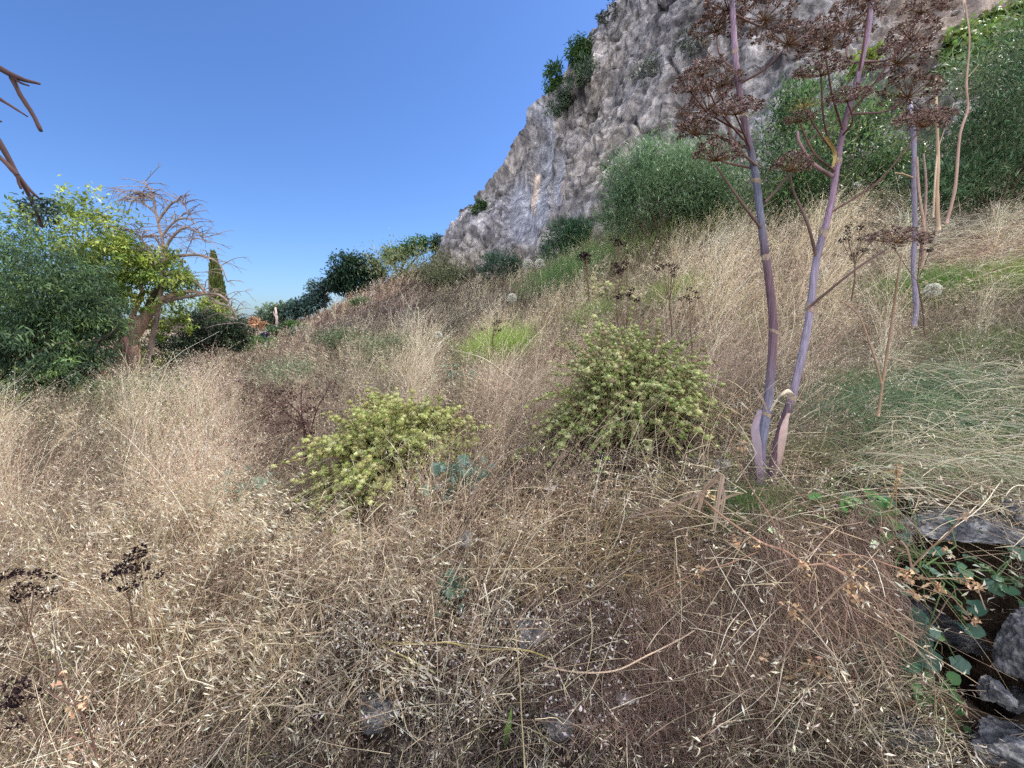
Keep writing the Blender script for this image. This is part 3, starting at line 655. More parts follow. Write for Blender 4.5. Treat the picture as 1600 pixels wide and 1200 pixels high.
def add_rock(name, label, c, rad, mat, seed=0, sub=5, rot=0.0, flat=(), amp=.18, cat="stone", group=None):
    import bmesh
    bm = bmesh.new(); bmesh.ops.create_icosphere(bm, subdivisions=sub, radius=1)
    v = np.array([x.co[:] for x in bm.verts]); rs = np.random.default_rng(seed)
    for _ in range(9):                                     # planar facets
        nn = norm(rs.normal(size=3)); dd = rs.uniform(.55, .85); s_ = v @ nn; v = v - np.maximum(s_ - dd, 0)[:, None] * nn * .92
    v = v * (1 + amp * fbm(v * 1.4 + seed, 3) * .6 + amp * .25 * fbm(v * 6 + seed, 3))[:, None]
    v = v * (1 + (0.05 * fbm(v * 13 + seed, 3) + .05 * np.abs(fbm(v * np.array([3, 3, 14.]) + seed, 2)))[:, None])
    v = v * np.array(rad); cr, sr = math.cos(rot), math.sin(rot)
    v = np.stack([v[:, 0] * cr - v[:, 1] * sr, v[:, 0] * sr + v[:, 1] * cr, v[:, 2]], -1)
    for x, co in zip(bm.verts, v): x.co = co
    me = bpy.data.meshes.new(name); bm.to_mesh(me); bm.free(); me.materials.append(mat)
    for p in me.polygons: p.use_smooth = sub >= 4
    o = bpy.data.objects.new(name, me); C.objects.link(o); o.location = tuple(c)
    return tag(o, label, cat, group)
for u, v, lb, r in ((1466, 106, "white angular stone lodged on the cliff beside the ivy", .16), (1488, 24, "flat white stone lying above the ivy sheet", .14)):
    add_rock("white_stone", lb, on_cliff(u, v) + [0, -.08, 0], (r, r, r * .5), M_ROCK2, int(u), 3, cat="stone", group="white stones on the cliff")
# ---------------------------------------------------------------- dry grass of the field (uncountable: stuff)
HT = np.array([(60,1100,.42),(250,950,.5),(100,800,.55),(300,720,.5),(200,650,.6),(450,640,.42),(400,590,.5),(500,1100,.2),(650,1000,.16),(600,880,.2),(800,880,.22),(800,1120,.14),
 (1000,1120,.12),(1000,900,.2),(820,780,.28),(780,640,.5),(1100,1050,.12),(1250,1150,.14),(1400,1180,.18),(1000,740,.12),(1050,690,.08),(1250,850,.12),(1350,780,.12),(1500,720,.14),(1450,650,.16),(1300,640,.25),(1150,600,.36),
 (1200,480,.42),(1100,430,.5),(1350,480,.36),(1500,420,.34),(1300,350,.6),(1100,350,.7),(950,400,.75),(850,430,.7),(800,500,.5),(700,500,.5),(600,540,.5),(600,480,.5),(500,520,.5),(650,440,.4),(1450,1000,.04),(1540,1080,.02),(1380,860,.08)], float)
def height(u, v):
    d = ((u[:, None] - HT[:, 0]) / 1.3) ** 2 + (v[:, None] - HT[:, 1]) ** 2
    wt = 1 / (d + 600) ** 1.7
    return (wt @ HT[:, 2]) / wt.sum(1)
BARE = [(ground(u, v), r) for u, v, r in ((1062, 668, .3), (1100, 700, .2), (600, 1115, .1), (865, 1130, .09), (838, 975, .11), (870, 772, .1), (735, 855, .1), (1010, 1090, .08), (470, 1150, .07), (1240, 760, .12), (760, 960, .05))]
BUSHES = [(ground(612, 735), .6, .62), (ground(985, 690), .42, .4), (ground(540, 800), .3, .25)]
def field(n, ylo, yhi, qw=1.9, bias=0.0):
    t = U(0, 1, n); ly = np.log(ylo) + (np.log(yhi) - np.log(ylo)) * t ** (1 + bias)
    y = np.exp(ly); x = U(-qw, qw, n) * y
    z = H(x, y); p = np.stack([x, y, z], -1)
    u, v = screen(p)
    ok = ~((x < -5.6) & (y > 7.2) & (y < 10.5) & (x > -14)) | (U(0, 1, n) < .3)
    pit = (np.abs(x - PIT[0]) < .17) & (np.abs(y - PIT[1]) < .2)
    ok &= ~pit
    for bb, rx in BARE: ok &= (np.hypot(x - bb[0], (y - bb[1])) > rx * (1 + .5 * fbm(p * 5, 2))) | (U(0, 1, n) < .1)
    for bb, rx, ry in BUSHES: ok &= (((x - bb[0]) / rx) ** 2 + ((y - bb[1]) / ry) ** 2 > 1) | (U(0, 1, n) < .12)
    return p[ok], u[ok], v[ok]
def wfor(y, w0): return np.maximum(w0, y * 0.00085)
WIND = np.array([0.32, -0.05, 0])
def curve(p, h, K, lean=.25, bend=.5, dirn=None):
    n = len(p); fz = np.clip(p[:, 1:2] / 4, .6, 3)
    co = np.concatenate([fbm(p * 3.2 / fz + 100, 2)[:, None], fbm(p * 3.2 / fz + 200, 2)[:, None], np.zeros((n, 1))], 1)
    l = rng.normal(size=(n, 3)) * [1, 1, 0] * lean * 1.0 + co * (.34 / fz) + WIND * .4
    b = rng.normal(size=(n, 3)) * [1, 1, 0] * bend + WIND
    t = np.linspace(0, 1, K)[None, :, None]; h = h[:, None, None]
    P = p[:, None] + h * (np.array([0, 0, 1.0]) * (t - .18 * t ** 3 * np.abs(bend)) + l[:, None] * t + b[:, None] * t ** 2.6 * .5)
    return P
STRAW = lin(214, 184, 140); PALE = lin(232, 220, 190); CREAM = lin(240, 232, 208); BROWN = lin(128, 96, 74); GREENISH = lin(160, 164, 112)

def grass_layer(n, ylo, yhi, K, seeds, w0, bias=0, qw=1.9):
    p, u, v = field(n, ylo, yhi, qw=qw, bias=bias); n = len(p); y = p[:, 1]
    tu = fbm(p * [6, 6, 0] / np.clip(y / 3, .7, 4)[:, None] + 77, 2)
    h = height(u, v) * U(.45, 1.3, n) * np.where(y < 1.3, .75, 1) * (1 + .35 * tu); tall = U(0, 1, n) < .05; h = np.where(tall, h * 1.45, h)
    pk = fbm(p * [1.3, 1.3, 0] + 3, 2)                       # patches: redder brome / paler oats
    zc_ = zone(p) * 1.22
    mixr = np.clip(.5 + pk, 0, 1)[:, None]
    c = zc_ * (mixr * np.array([1.18, 1.08, .98]) + (1 - mixr) * np.array([.92, .85, .82]))
    gr = (U(0, 1, n) < .09 + .2 * (fbm(p * .8 + 30, 2) > .25))[:, None]
    c = np.where(gr, GREENISH * .8, c)
    pl = (U(0, 1, n) < .22)[:, None]; c = np.where(pl, PALE * U(.6, .95, (n, 1)), c)
    dkst = (U(0, 1, n) < .05)[:, None]; c = np.where(dkst, BROWN * .6, c); c = np.where(tall[:, None] & ~dkst, PALE * .85, c)
    c = np.clip(c * .97 * (1 + .62 * np.clip(tu, -.8, .8))[:, None] * (1 + rng.normal(0, .22, (n, 1))), .01, 1)
    P = curve(p, h, K); sd_ = norm(rng.normal(size=(n, 3)) * [1, 1, .15])
    W = wfor(y, w0)[:, None] * np.linspace(1.1, .45, K)[None]
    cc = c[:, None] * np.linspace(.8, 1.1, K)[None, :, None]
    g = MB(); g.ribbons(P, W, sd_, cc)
    # seed sprays at the top
    if seeds:
        k = np.repeat(np.arange(n), seeds); tt = U(.6, 1.0, len(k)); a = tt * (K - 1); i0 = np.minimum(a.astype(int), K - 2); f = (a - i0)[:, None]
        q = P[k, i0] * (1 - f) + P[k, i0 + 1] * f
        off = rng.normal(size=(len(k), 3)) * [.035, .035, .02] * (h[k] / .5)[:, None]
        L = np.maximum(.014, y[k] * .0032) * U(.6, 1.5, len(k)); Wd = np.maximum(.0028, y[k] * .0014)
        g.leaves(q + off, WIND + rdir(len(k)) * .8 + [0, 0, -.25], rdir(len(k)), L, Wd, np.clip(c[k] * np.where(U(0, 1, (len(k), 1)) < .25, 1.6, U(.7, 1.3, (len(k), 1))), 0, 1), .1)
    # basal leaves
    k = np.nonzero(U(0, 1, n) < .6)[0]
    Pb = curve(p[k], h[k] * U(.2, .6, len(k)), 4, .5, 1.6)
    g.ribbons(Pb, (wfor(y[k], w0 * 1.7)[:, None] * np.array([.8, 1, .8, .2])), norm(rng.normal(size=(len(k), 3)) * [1, 1, .3]), np.clip(c[k] * U(.5, 1.15, (len(k), 1)), 0, 1))
    return g
stuff(grass_layer(6000, .3, .85, 5, 3, .0019, 0, 4.5).build("dry_grass", M_GRASS))['label'] = "dry tan grass at the photographer's feet"
stuff(grass_layer(21000, .8, 2.6, 6, 6, .0019, -.1, 2.3).build("dry_grass", M_GRASS))['label'] = "knee-high dry tan grass nearest the camera"
stuff(grass_layer(34000, 2.4, 8.5, 4, 5, .0022).build("dry_grass", M_GRASS))['label'] = "dry tan and reddish grass in the middle of the field"
stuff(grass_layer(42000, 8, 34, 3, 4, .003).build("dry_grass", M_GRASS))['label'] = "dry grass on the far slope up to the cliff"

# matted litter of broken stalks and curled leaves
def litter(n, ylo, yhi, L0, w0, hh, K=4, bias=0):
    p, u, v = field(n, ylo, yhi, qw=2.2, bias=bias); n = len(p); y = p[:, 1]
    hs = np.minimum(height(u, v) * .5 + .03, .22)
    p[:, 2] += U(0, 1, n) ** 1.6 * hs * hh
    d = norm(rdir(n) * [1, 1, .45]); L = L0 * U(.4, 1.4, n) * np.maximum(1, y / 3) ** .5; cv = rdir(n)
    t = np.linspace(0, 1, K)[None, :, None]
    P = p[:, None] + L[:, None, None] * (d[:, None] * t + cv[:, None] * .6 * t ** 2)
    c = zone(p); r = U(0, 1, (n, 1))
    c = 1.05 * np.where(r < .45, c * .42, np.where(r < .75, c * 1.0, np.where(r < .93, PALE * .62, GREENISH * .5)))
    c = np.clip(c * (1 + rng.normal(0, .25, (n, 1))), .008, 1)
    g = MB(); g.ribbons(P, wfor(y, w0)[:, None] * np.linspace(1, .5, K)[None], norm(rdir(n) + [0, 0, .4]), c)
    return g
stuff(litter(72000, .45, 2.6, .085, .0016, 1.0, 5).build("grass_litter", M_DULL))['label'] = "tangled brown litter of broken stalks close to the camera"
stuff(litter(45000, 2.4, 10, .16, .0026, 1.0, 4).build("grass_litter", M_DULL))['label'] = "matted brown stalk litter under the middle of the field"

# wild oats with pale drooping spikelets
def oats(spots, n_bg, Lsp=.026):
    ps = []
    for (u, v, ru, rv, n) in spots:
        for _ in range(n):
            a, r = random.uniform(0, 6.28), random.random() ** .5
            uu, vv = u + ru * r * math.cos(a), v + rv * r * math.sin(a)
            ps.append(PXg(uu, vv))
    p = np.array(ps)
    if n_bg:
        b_, uu, vv = field(n_bg, .95, 9, 1.8); keep = (uu < 640 - (vv < 640) * 100) | ((vv < 560) & (uu > 760)) ; keep &= fbm(b_ * [1.1, 1.1, 0] + 50, 2) > -.1
        p = np.vstack([p, b_[keep]])
    n = len(p); u, v = screen(p); y = p[:, 1]
    h = np.clip(height(u, v) * U(.9, 1.35, n), .22, .95); K = 6
    P = curve(p, h, K, .12, .35); g = MB()
    c = vary(lin(222, 200, 162), n, .15)
    g.ribbons(P, wfor(y, .0028)[:, None] * np.linspace(1, .4, K)[None], norm(rng.normal(size=(n, 3)) * [1, 1, .1]), c)
    S_ = 9; k = np.repeat(np.arange(n), S_); tt = U(.55, 1, len(k)); a = tt * (K - 1); i0 = np.minimum(a.astype(int), K - 2); f = (a - i0)[:, None]
    q = P[k, i0] * (1 - f) + P[k, i0 + 1] * f
    out = norm(rng.normal(size=(len(k), 3)) * [1, 1, .25] + WIND * 2.2); ln = U(.02, .075, len(k))[:, None] * (1.25 - tt)[:, None] * 2
    e = q + out * ln + np.array([0, 0, 1]) * ln * .15; e2 = e + out * ln * .25 - [0, 0, .012]
    g.ribbons(np.stack([q, e, e2], 1), wfor(y[k], .0007)[:, None] * .6, rdir(len(k)), c[k])
    hd = norm(WIND * 2.4 + np.repeat(rng.normal(size=(n, 3)) * .3, S_, 0) + rng.normal(size=(len(k), 3)) * .16 + [0, 0, -.34])
    L = np.maximum(Lsp, y[k] * .0075 * .9) * 1.15 * U(.75, 1.25, len(k)); L = np.minimum(L, .055)
    sc_ = vary(CREAM, len(k), .12, .02) * np.where(U(0, 1, (len(k), 1)) < .55, .6, .95)
    for s_ in (-1, 1):
        dd = norm(hd + norm(np.cross(hd, rdir(len(k)))) * .16 * s_)
        g.leaves(e2, dd, rdir(len(k)), L, np.maximum(L * .12, y[k] * .001), sc_, .2, .35)
    return g
def PXg(u, v): return ground(u, v)
_gc = {}
_ys = np.geomspace(.6, 40, 260)
def PXg(u, v):
    key = (round(u / 12), round(v / 8))
    if key not in _gc:
        a = PX(key[0] * 12, key[1] * 8, 1.0) - EYE; q = EYE + a * _ys[:, None]; h = Hs(q[:, 0], q[:, 1])
        kk = np.nonzero(q[:, 2] < h)[0]; _gc[key] = _ys[kk[0]] if len(kk) else 30.
    Y = _gc[key] * random.uniform(.98, 1.02); q = PX(u, v, Y)
    if abs(q[0] - PIT[0]) < .16 and abs(q[1] - PIT[1]) < .18: q = q + np.array([-random.uniform(.3, .6), random.uniform(-.1, .1), 0])
    return np.array([q[0], q[1], float(Hs(q[0], q[1]))])
sp = [(510,905,75,60,30),(360,880,60,60,40),(300,1080,70,60,26),(120,1050,90,90,30),(110,900,90,60,34),(420,880,60,40,30),(560,850,60,50,22),(230,900,120,60,50),(620,1080,60,40,8),(740,680,70,40,34),
      (640,960,60,50,9),(1240,420,160,60,60),(1330,380,60,40,40),(90,720,90,40,40),(1100,470,70,60,50),(1230,1180,30,20,3),(700,880,80,30,10),(500,560,150,50,60),(930,470,90,60,50),(1450,480,60,50,24),(1550,400,60,30,30)]
stuff(oats(sp, 1700).build("wild_oats", M_GRASS))['label'] = "wild oats with drooping cream spikelets scattered through the field"

# laid-over pale straw on the bank
def laid(n, reg, L0, col, w0=.0032, dirn=(1, -.35, -.1), spread=.35, hmax=.12):
    ps = []
    for _ in range(n):
        u, v = random.uniform(reg[0], reg[1]), random.uniform(reg[2], reg[3]); ps.append(PXg(u, v))
    p = np.array(ps); p[:, 2] += U(.01, hmax, n)
    d = norm(np.array(dirn) + rng.normal(size=(n, 3)) * spread * [1, 1, .4]); L = L0 * U(.4, 1.2, n)
    t = np.linspace(0, 1, 7)[None, :, None]; sag = norm(rdir(n) + [0, 0, -.5])
    P = p[:, None] - d[:, None] * L[:, None, None] * .5 + L[:, None, None] * (d[:, None] * t + sag[:, None] * .25 * (t - .5) ** 2 * 2 + np.array([0, 0, .18]) * np.sin(math.pi * t))
    z = H(P[..., 0].ravel(), P[..., 1].ravel()).reshape(P.shape[:2]) + .012
    P[..., 2] = np.maximum(P[..., 2], z)
    g = MB(); g.ribbons(P, wfor(p[:, 1], w0)[:, None] * np.array([.5, .9, 1, 1, .9, .7, .2])[None], norm(rdir(n) * .7 + [0, 0, 1]), vary(col, n, .25))
    return g
g = laid(560, (1380, 1640, 590, 800), .34, lin(196, 190, 166), .0024, (1, -.5, -.12), .9)
g2_ = laid(900, (1300, 1640, 560, 800), .26, lin(140, 148, 112), .0022, (1, -.1, .1), .9)
for a_ in ("V", "K"): getattr(g, a_).extend(getattr(g2_, a_))
g.Q.extend([x + g.n for x in g2_.Q]); g.n += g2_.n
stuff(g.build("flattened_straw", M_GRASS))['label'] = "long pale straw lying flattened over the bank above the slab"
stuff(laid(600, (1420, 1700, 370, 480), .6, lin(204, 196, 170), .0035, (1, -.2, -.05), .5, .25).build("flattened_straw", M_GRASS))['label'] = "cream straw bent over beside the slender dried stalks"
stuff(laid(900, (760, 1100, 780, 960), .2, lin(178, 160, 122), .002, (.6, -.5, .2), .8, .1).build("flattened_straw", M_GRASS))['label'] = "short yellowish dry grass mat below the white stone"
stuff(laid(480, (1270, 1620, 1000, 1200), .22, lin(196, 186, 160), .0022, (1, .2, -.4), .6, .06).build("flattened_straw", M_GRASS))['label'] = "thin pale stalks criss-crossing beside the dark hollow"
stuff(laid(900, (1080, 1420, 560, 760), .16, lin(182, 168, 140), .002, (.6, -.3, .2), 1.0, .1).build("flattened_straw", M_GRASS))['label'] = "tangled pale stalks around the foot of the giant fennel"

# hair-fine brown dead fennel leaves hanging down the bank
def thatch(n, reg, L0, col, fall=(0, -.75, -.65), hmax=.13, w0=.0011, spread=.35):
    ps = []
    while len(ps) < n:
        u, v = random.uniform(reg[0], reg[1]), random.uniform(reg[2], reg[3])
        if ((u - (reg[0] + reg[1]) / 2) / (reg[1] - reg[0]) * 2) ** 2 + ((v - (reg[2] + reg[3]) / 2) / (reg[3] - reg[2]) * 2) ** 2 > 1: continue
        ps.append(PXg(u, v))
    p = np.array(ps); u, v = screen(p)
    lump = .55 + .6 * fbm(p * 7 + 4, 2)
    p[:, 2] += U(0, 1, n) * hmax * np.clip(lump, .1, 1.2); K = 6
    L = L0 * U(.4, 1.3, n); d = norm(np.array(fall) + rng.normal(size=(n, 3)) * spread)
    t = np.linspace(0, 1, K)[None, :, None]
    P = p[:, None] + L[:, None, None] * (d[:, None] * t + rdir(n)[:, None] * .35 * np.sin(t * 3.1) + rdir(n)[:, None] * .22 * t ** 2)
    z = H(P[..., 0].ravel(), P[..., 1].ravel()).reshape(P.shape[:2]) + .008
    P[..., 2] = np.maximum(P[..., 2], z)
    g = MB(); g.ribbons(P, np.full((n, 1), w0), rdir(n), vary(col, n, .28, .05)); return g
stuff(thatch(11000, (960, 1400, 760, 1060), .11, lin(168, 144, 126)).build("dead_fennel_leaves", M_DULL))['label'] = "hair-fine reddish-brown dead fennel leaves draped down the bank"
stuff(thatch(6000, (1240, 1480, 830, 1010), .09, lin(150, 130, 116)).build("dead_fennel_leaves", M_DULL))['label'] = "fine brown dead leaf threads above the dark hollow"
stuff(thatch(9000, (820, 1240, 900, 1200), .07, lin(146, 124, 112), (0, -.3, -.2), .07, .0011, .9).build("dead_fennel_leaves", M_DULL))['label'] = "crumbled dark brown leaf threads low on the bank"
stuff(thatch(3500, (1440, 1640, 395, 460), .3, lin(160, 134, 116), (0, -.5, -.3), .3, .003, .7).build("dead_fennel_leaves", M_DULL))['label'] = "reddish-brown dead leaf heap at the base of the slender dried stalks"
# long kinked pale stalks lying every way over the near litter
def broken(n, reg, L0, w0, cols, lift=.09):
    p = np.array([PXg(random.uniform(reg[0], reg[1]), random.uniform(reg[2], reg[3])) for _ in range(n)]); K = 9
    a = U(0, 6.28, n); d = np.stack([np.cos(a), np.sin(a) * .8, U(-.25, .5, n)], 1); L = L0 * U(.3, 1.3, n); P = [p + [0, 0, .01] + rng.normal(size=(n, 3)) * [0, 0, .01] + np.stack([0 * a, 0 * a, U(0, lift, n)], 1)]
    for i in range(K - 1):
        kink = (U(0, 1, (n, 1)) < .1) * rdir(n) * .9; d = norm(d + rdir(n) * .1 + kink + [0, 0, -.05]); P.append(P[-1] + d * (L / (K - 1))[:, None])
    P = np.stack(P, 1); z = H(P[..., 0].ravel(), P[..., 1].ravel()).reshape(P.shape[:2]) + .02; P[..., 2] = np.maximum(P[..., 2], z)
    c = np.array(cols)[rng.integers(0, len(cols), n)] * U(.65, 1.15, (n, 1)); g = MB()
    g.tubes(P, (w0 * U(.5, 1.2, n))[:, None] * np.linspace(1, .55, K)[None], np.clip(c, 0, 1), 4)
    k = np.repeat(np.nonzero(U(0, 1, n) < .4)[0], 6); i0 = rng.integers(K // 2, K, len(k)); q = P[k, i0] + rng.normal(size=(len(k), 3)) * .006
    g.leaves(q, norm(rdir(len(k)) + norm(P[k, -1] - P[k, 0])), rdir(len(k)), U(.014, .028, len(k)), U(.003, .006, len(k)), vary(CREAM * .8, len(k), .15), .3)
    return g
BCOL = [lin(214, 200, 168), lin(190, 170, 140), lin(168, 146, 124), lin(224, 214, 190), lin(150, 128, 110)]
stuff(broken(420, (380, 1330, 880, 1200), .3, .0013, BCOL).build("broken_stalks", M_DULL))['label'] = "kinked pale stalks lying over the brown litter"
stuff(broken(330, (0, 620, 800, 1200), .4, .0014, BCOL, .3).build("broken_stalks", M_DULL))['label'] = "loose pale stalks leaning through the near oats"
stuff(broken(380, (1060, 1600, 560, 900), .38, .0015, BCOL, .12).build("broken_stalks", M_DULL))['label'] = "kinked stalks lying around the giant fennel and the slab"
def upright(n, reg, h0, w0):
    p = np.array([PXg(random.uniform(reg[0], reg[1]), random.uniform(reg[2], reg[3])) for _ in range(n)]); n = len(p)
    P = curve(p, h0 * U(.5, 1.35, n), 8, .16, .3); P[:, :, :2] += np.cumsum(rng.normal(size=(n, 8, 2)) * .004, 1)
    c = np.array(BCOL)[rng.integers(0, len(BCOL), n)] * U(.7, 1.15, (n, 1)); g = MB()
    g.tubes(P, (w0 * U(.6, 1.2, n))[:, None] * np.linspace(1, .5, 8)[None], np.clip(c, 0, 1), 4)
    k = np.repeat(np.arange(n), 2); i0 = rng.integers(1, 6, len(k)); a = P[k, i0]; d = norm(rdir(len(k)) * [1, 1, .2] + [0, 0, .5]); L = U(.05, .16, len(k))[:, None]
    lf = np.stack([a, a + d * L * .5, a + d * L * .85 - [0, 0, .01], a + d * L - [0, 0, .04]], 1)          # curled dead blades on the stems
    g.ribbons(lf, np.array([[.003, .0045, .0035, .001]]), rdir(len(k)), np.clip(c[k] * U(.8, 1.2, (len(k), 1)), 0, 1)); return g
stuff(upright(900, (-60, 760, 660, 1160), .42, .0014).build("grass_stems", M_GRASS))['label'] = "coarse upright straw stems with curled blades in the near field"
stuff(upright(420, (700, 1200, 560, 760), .4, .0016).build("grass_stems", M_GRASS))['label'] = "coarse upright straw stems around the taller flowering shrub"
stuff(broken(300, (1380, 1600, 820, 1010), .26, .0012, BCOL, .08).build("broken_stalks", M_DULL))['label'] = "thin dry stalks strewn over the mallows and slab"
stuff(broken(260, (760, 1180, 640, 880), .34, .0016, BCOL, .12).build("broken_stalks", M_DULL))['label'] = "pale broken stalks in front of the taller flowering shrub"
# pale fluffy flower remains and crumbs among the litter
ps = np.array([PXg(random.gauss(560, 70), random.gauss(1000, 50)) for _ in range(1500)] + [PXg(random.uniform(430, 1000), random.uniform(900, 1190)) for _ in range(1500)])
ps[:, 2] += U(.03, .15, len(ps)); mb = MB(); mb.leaves(ps, rdir(len(ps)), rdir(len(ps)), U(.006, .016, len(ps)), U(.004, .009, len(ps)), vary(lin(206, 198, 190), len(ps), .25), .3)
stuff(mb.build("chaff", M_DULL))['label'] = "pale chaff and dry husks caught on the brown litter"

# ---------------------------------------------------------------- stones
add_rock("wall_stone", "rough pale-edged wall stone standing beside the dark hollow", PX(1612, 1010, .93), (.09, .07, .14), M_ROCK, 3, 6, .3)
add_rock("wall_stone", "lumpy small stone jutting over the bottom of the hollow", PX(1556, 1085, .86), (.032, .03, .03), M_ROCK, 9, 5, .9, amp=.4)
add_rock("wall_stone", "dark streaked wall slab, lowest of the stones at the hollow", PX(1600, 1185, .8), (.12, .09, .06), M_ROCK, 5, 6, -.3)
add_rock("wall_stone", "grey stone block right behind the streaked slab".replace("right ", ""), PX(1630, 1120, .9), (.09, .08, .05), M_ROCK, 7, 5, .2)
add_rock("wall_stone", "dark lintel stone roofing the hollow", PX(1490, 962, 1.22), (.24, .2, .035), M_ROCK, 12, 5, .1)
add_rock("wall_stone", "small dark stone above the hollow's lintel", PX(1445, 990, 1.08), (.04, .04, .02), M_ROCK, 13, 4, .6)
add_rock("stone_slab", "long flat grey stone slab under the flattened straw", PX(1520, 822, 1.2), (.24, .12, .045), M_ROCK, 21, 6, -.08)
add_rock("stone_slab", "grey stone end poking out beyond the long flat slab", PX(1625, 810, 1.15), (.1, .09, .05), M_ROCK, 22, 5, .2)
for u, v, r, lb, mt in ((862, 772, .035, "knobbly white stone between the two flowering shrubs' feet", M_ROCK2), (978, 1082, .03, "small white-flecked stone low on the bank", M_ROCK2),
                    (835, 985, .07, "blue-grey stone half buried in the brown litter", M_ROCK), (1085, 655, .05, "grey stone in bare soil behind the taller flowering shrub", M_ROCK), (1135, 725, .045, "pale grey stone beside the giant fennel's foot", M_ROCK2),
                    (365, 800, .03, "small white stone among the blue-green leaves", M_ROCK2), (730, 850, .05, "dark grey stone under thin stalks below the squat shrub", M_ROCK), (590, 1110, .06, "dark stone in a gap of the litter at the bottom edge", M_ROCK),
                    (870, 1120, .05, "grey gravelly stone near the broad green leaf", M_ROCK), (1420, 1140, .06, "grey stone beneath the criss-crossing pale stalks", M_ROCK)):
    c = ground(u, v); add_rock("stone", lb, c - [0, 0, r * .1], (r * 1.3, r * 1.1, r * .5), mt, u, 5 if r > .04 else 4, u * .1, group="stones lying in the dry field")

# ---------------------------------------------------------------- flowering shrubs
def whorl_shrub(name, label, base, R, n, cols, green, wr, seed, spacing=.052, upright=.2, lowgreen=.4):
    base = np.array(base, float); t = thing(name, label, "shrub", base, "flowering shrubs in the dry field")
    sb, fb, lb_ = MB(), MB(), MB(); W_, Lp, Ln, Lc = [], [], [], []
    for i in range(n):
        a = random.uniform(0, 6.283); el = math.asin(random.random() ** .8)
        d = np.array([math.cos(a) * math.cos(el), math.sin(a) * math.cos(el), math.sin(el)])
        k = random.uniform(.6, 1.03) * (1 + .36 * float(vnoise(d * 2.2 + seed)))
        tip = base + d * R * k; start = base + np.array([d[0], d[1], 0]) * R * random.uniform(.0, .35); start[2] = float(H(start[0], start[1]))
        zt = float(H(tip[0], tip[1])); tip[2] = max(tip[2] + (zt - base[2]) * (1 - math.sin(el)) * .8, zt + .05)
        mid_ = (start * .5 + tip * .5) + np.array([0, 0, .16 * R[2] + upright * .1]) + rng.normal(size=3) * .03
        L = np.linalg.norm(tip - start); K = 12; P = smooth_poly([start, mid_, tip], K)
        sb.tube(P, np.linspace(.0045, .002, K), vary(lin(150, 140, 104), 1)[0], 4)
        m_ = max(3, int(L * .8 / spacing)); ts = np.linspace(.2, 1, m_)
        for tt in ts:
            q = P[min(int(tt * (K - 1)), K - 2)] * (1 - (tt * (K - 1)) % 1) + P[min(int(tt * (K - 1)) + 1, K - 1)] * ((tt * (K - 1)) % 1) if tt < 1 else P[-1]
            if tt > .34 or random.random() < .35: W_.append((q, wr * random.uniform(.65, 1.15) * (1.0 if tt < .85 else .7), tt))
            ax_ = norm(P[-1] - P[0])
            for s_ in range(2 if tt > .3 else 3):
                o = norm(np.cross(ax_, rdir(1)[0])); Lp.append(q + o * wr * .3); Ln.append((o, norm(ax_ + o * .2 + [0, 0, .5])))
                Lc.append(lowgreen + (1 - lowgreen) * tt)
    q = np.array([x[0] for x in W_]); r = np.array([x[1] for x in W_]) * (1 + .35 * rng.normal(size=len(W_)).clip(-1.3, 1.3)); n_ = len(q)
    ci = np.array(cols)[rng.integers(0, len(cols), n_)] * (1 + rng.normal(0, .14, (n_, 1)))
    fb.balls(q, r * .86, ci * .95, .8)
    k = np.repeat(np.arange(n_), 16); dd = rdir(len(k)) * [1, 1, .75]
    fb.leaves(q[k] + dd * r[k][:, None] * .45, dd + [0, 0, .25], rdir(len(k)), r[k] * .8, r[k] * .5, np.clip(ci[k] * U(.75, 1.3, (len(k), 1)), 0, 1), .2)
    Lp, Lc = np.array(Lp), np.array(Lc); o = np.array([x[0] for x in Ln]); nn = np.array([x[1] for x in Ln])
    gc = np.array(green)[rng.integers(0, len(green), len(Lp))] * U(.6, 1.15, (len(Lp), 1))
    lb_.discs(Lp, o + [0, 0, -.15], nn, U(.4, .9, len(Lp)) * wr * (1.15 - .6 * Lc), gc, 8, .15, .75, .1)
    for _ in range(n // 7):                                 # dead brown twigs through the crown
        d = norm(rng.normal(size=3) * [1, 1, .3] + [0, 0, .9]); e = base + d * R * random.uniform(.7, 1.15); e[2] = max(e[2], base[2] + .08)
        sb.tube(smooth_poly([base + rng.normal(size=3) * [.08, .08, 0], (base + e) / 2 + rng.normal(size=3) * .03, e], 7), np.linspace(.004, .0015, 7), vary(lin(128, 98, 80), 1)[0], 4)
    sb.build("stem", M_DULL, t); fb.build("flower_head", M_LEAF, t); lb_.build("foliage", M_LEAF, t)
    return t
YG = [lin(190, 194, 126), lin(174, 182, 110), lin(204, 206, 148), lin(182, 178, 118)]
YG2 = [lin(176, 186, 122), lin(190, 196, 136), lin(150, 166, 100), lin(200, 202, 152), lin(158, 148, 112)]
b1_ = ground(622, 738)
whorl_shrub("flowering_shrub", "squat domed yellow-green shrub of round flower whorls, lower of the two", b1_, np.array([.66, .66, .54]), 480, YG, [lin(142, 168, 78), lin(122, 150, 72), lin(164, 178, 88)], .022, 2)
whorl_shrub("flowering_shrub", "low spill of yellow-green whorled stems in front of the squat domed shrub", ground(540, 800), np.array([.38, .3, .2]), 70, YG2, [lin(120, 150, 72), lin(104, 136, 70)], .019, 5)
b2_ = ground(985, 690)
whorl_shrub("flowering_shrub", "taller upright green shrub of whorled stems, close to the giant fennel", b2_, np.array([.64, .52, .74]), 440, YG2, [lin(112, 150, 70), lin(96, 134, 66), lin(138, 166, 78)], .018, 8, .046, .5, .2)
whorl_shrub("flowering_shrub", "narrow green leafy spill at the foot of the taller shrub", ground(930, 705), np.array([.17, .14, .22]), 40, YG2, [lin(100, 136, 84), lin(88, 124, 78)], .013, 4, .035)
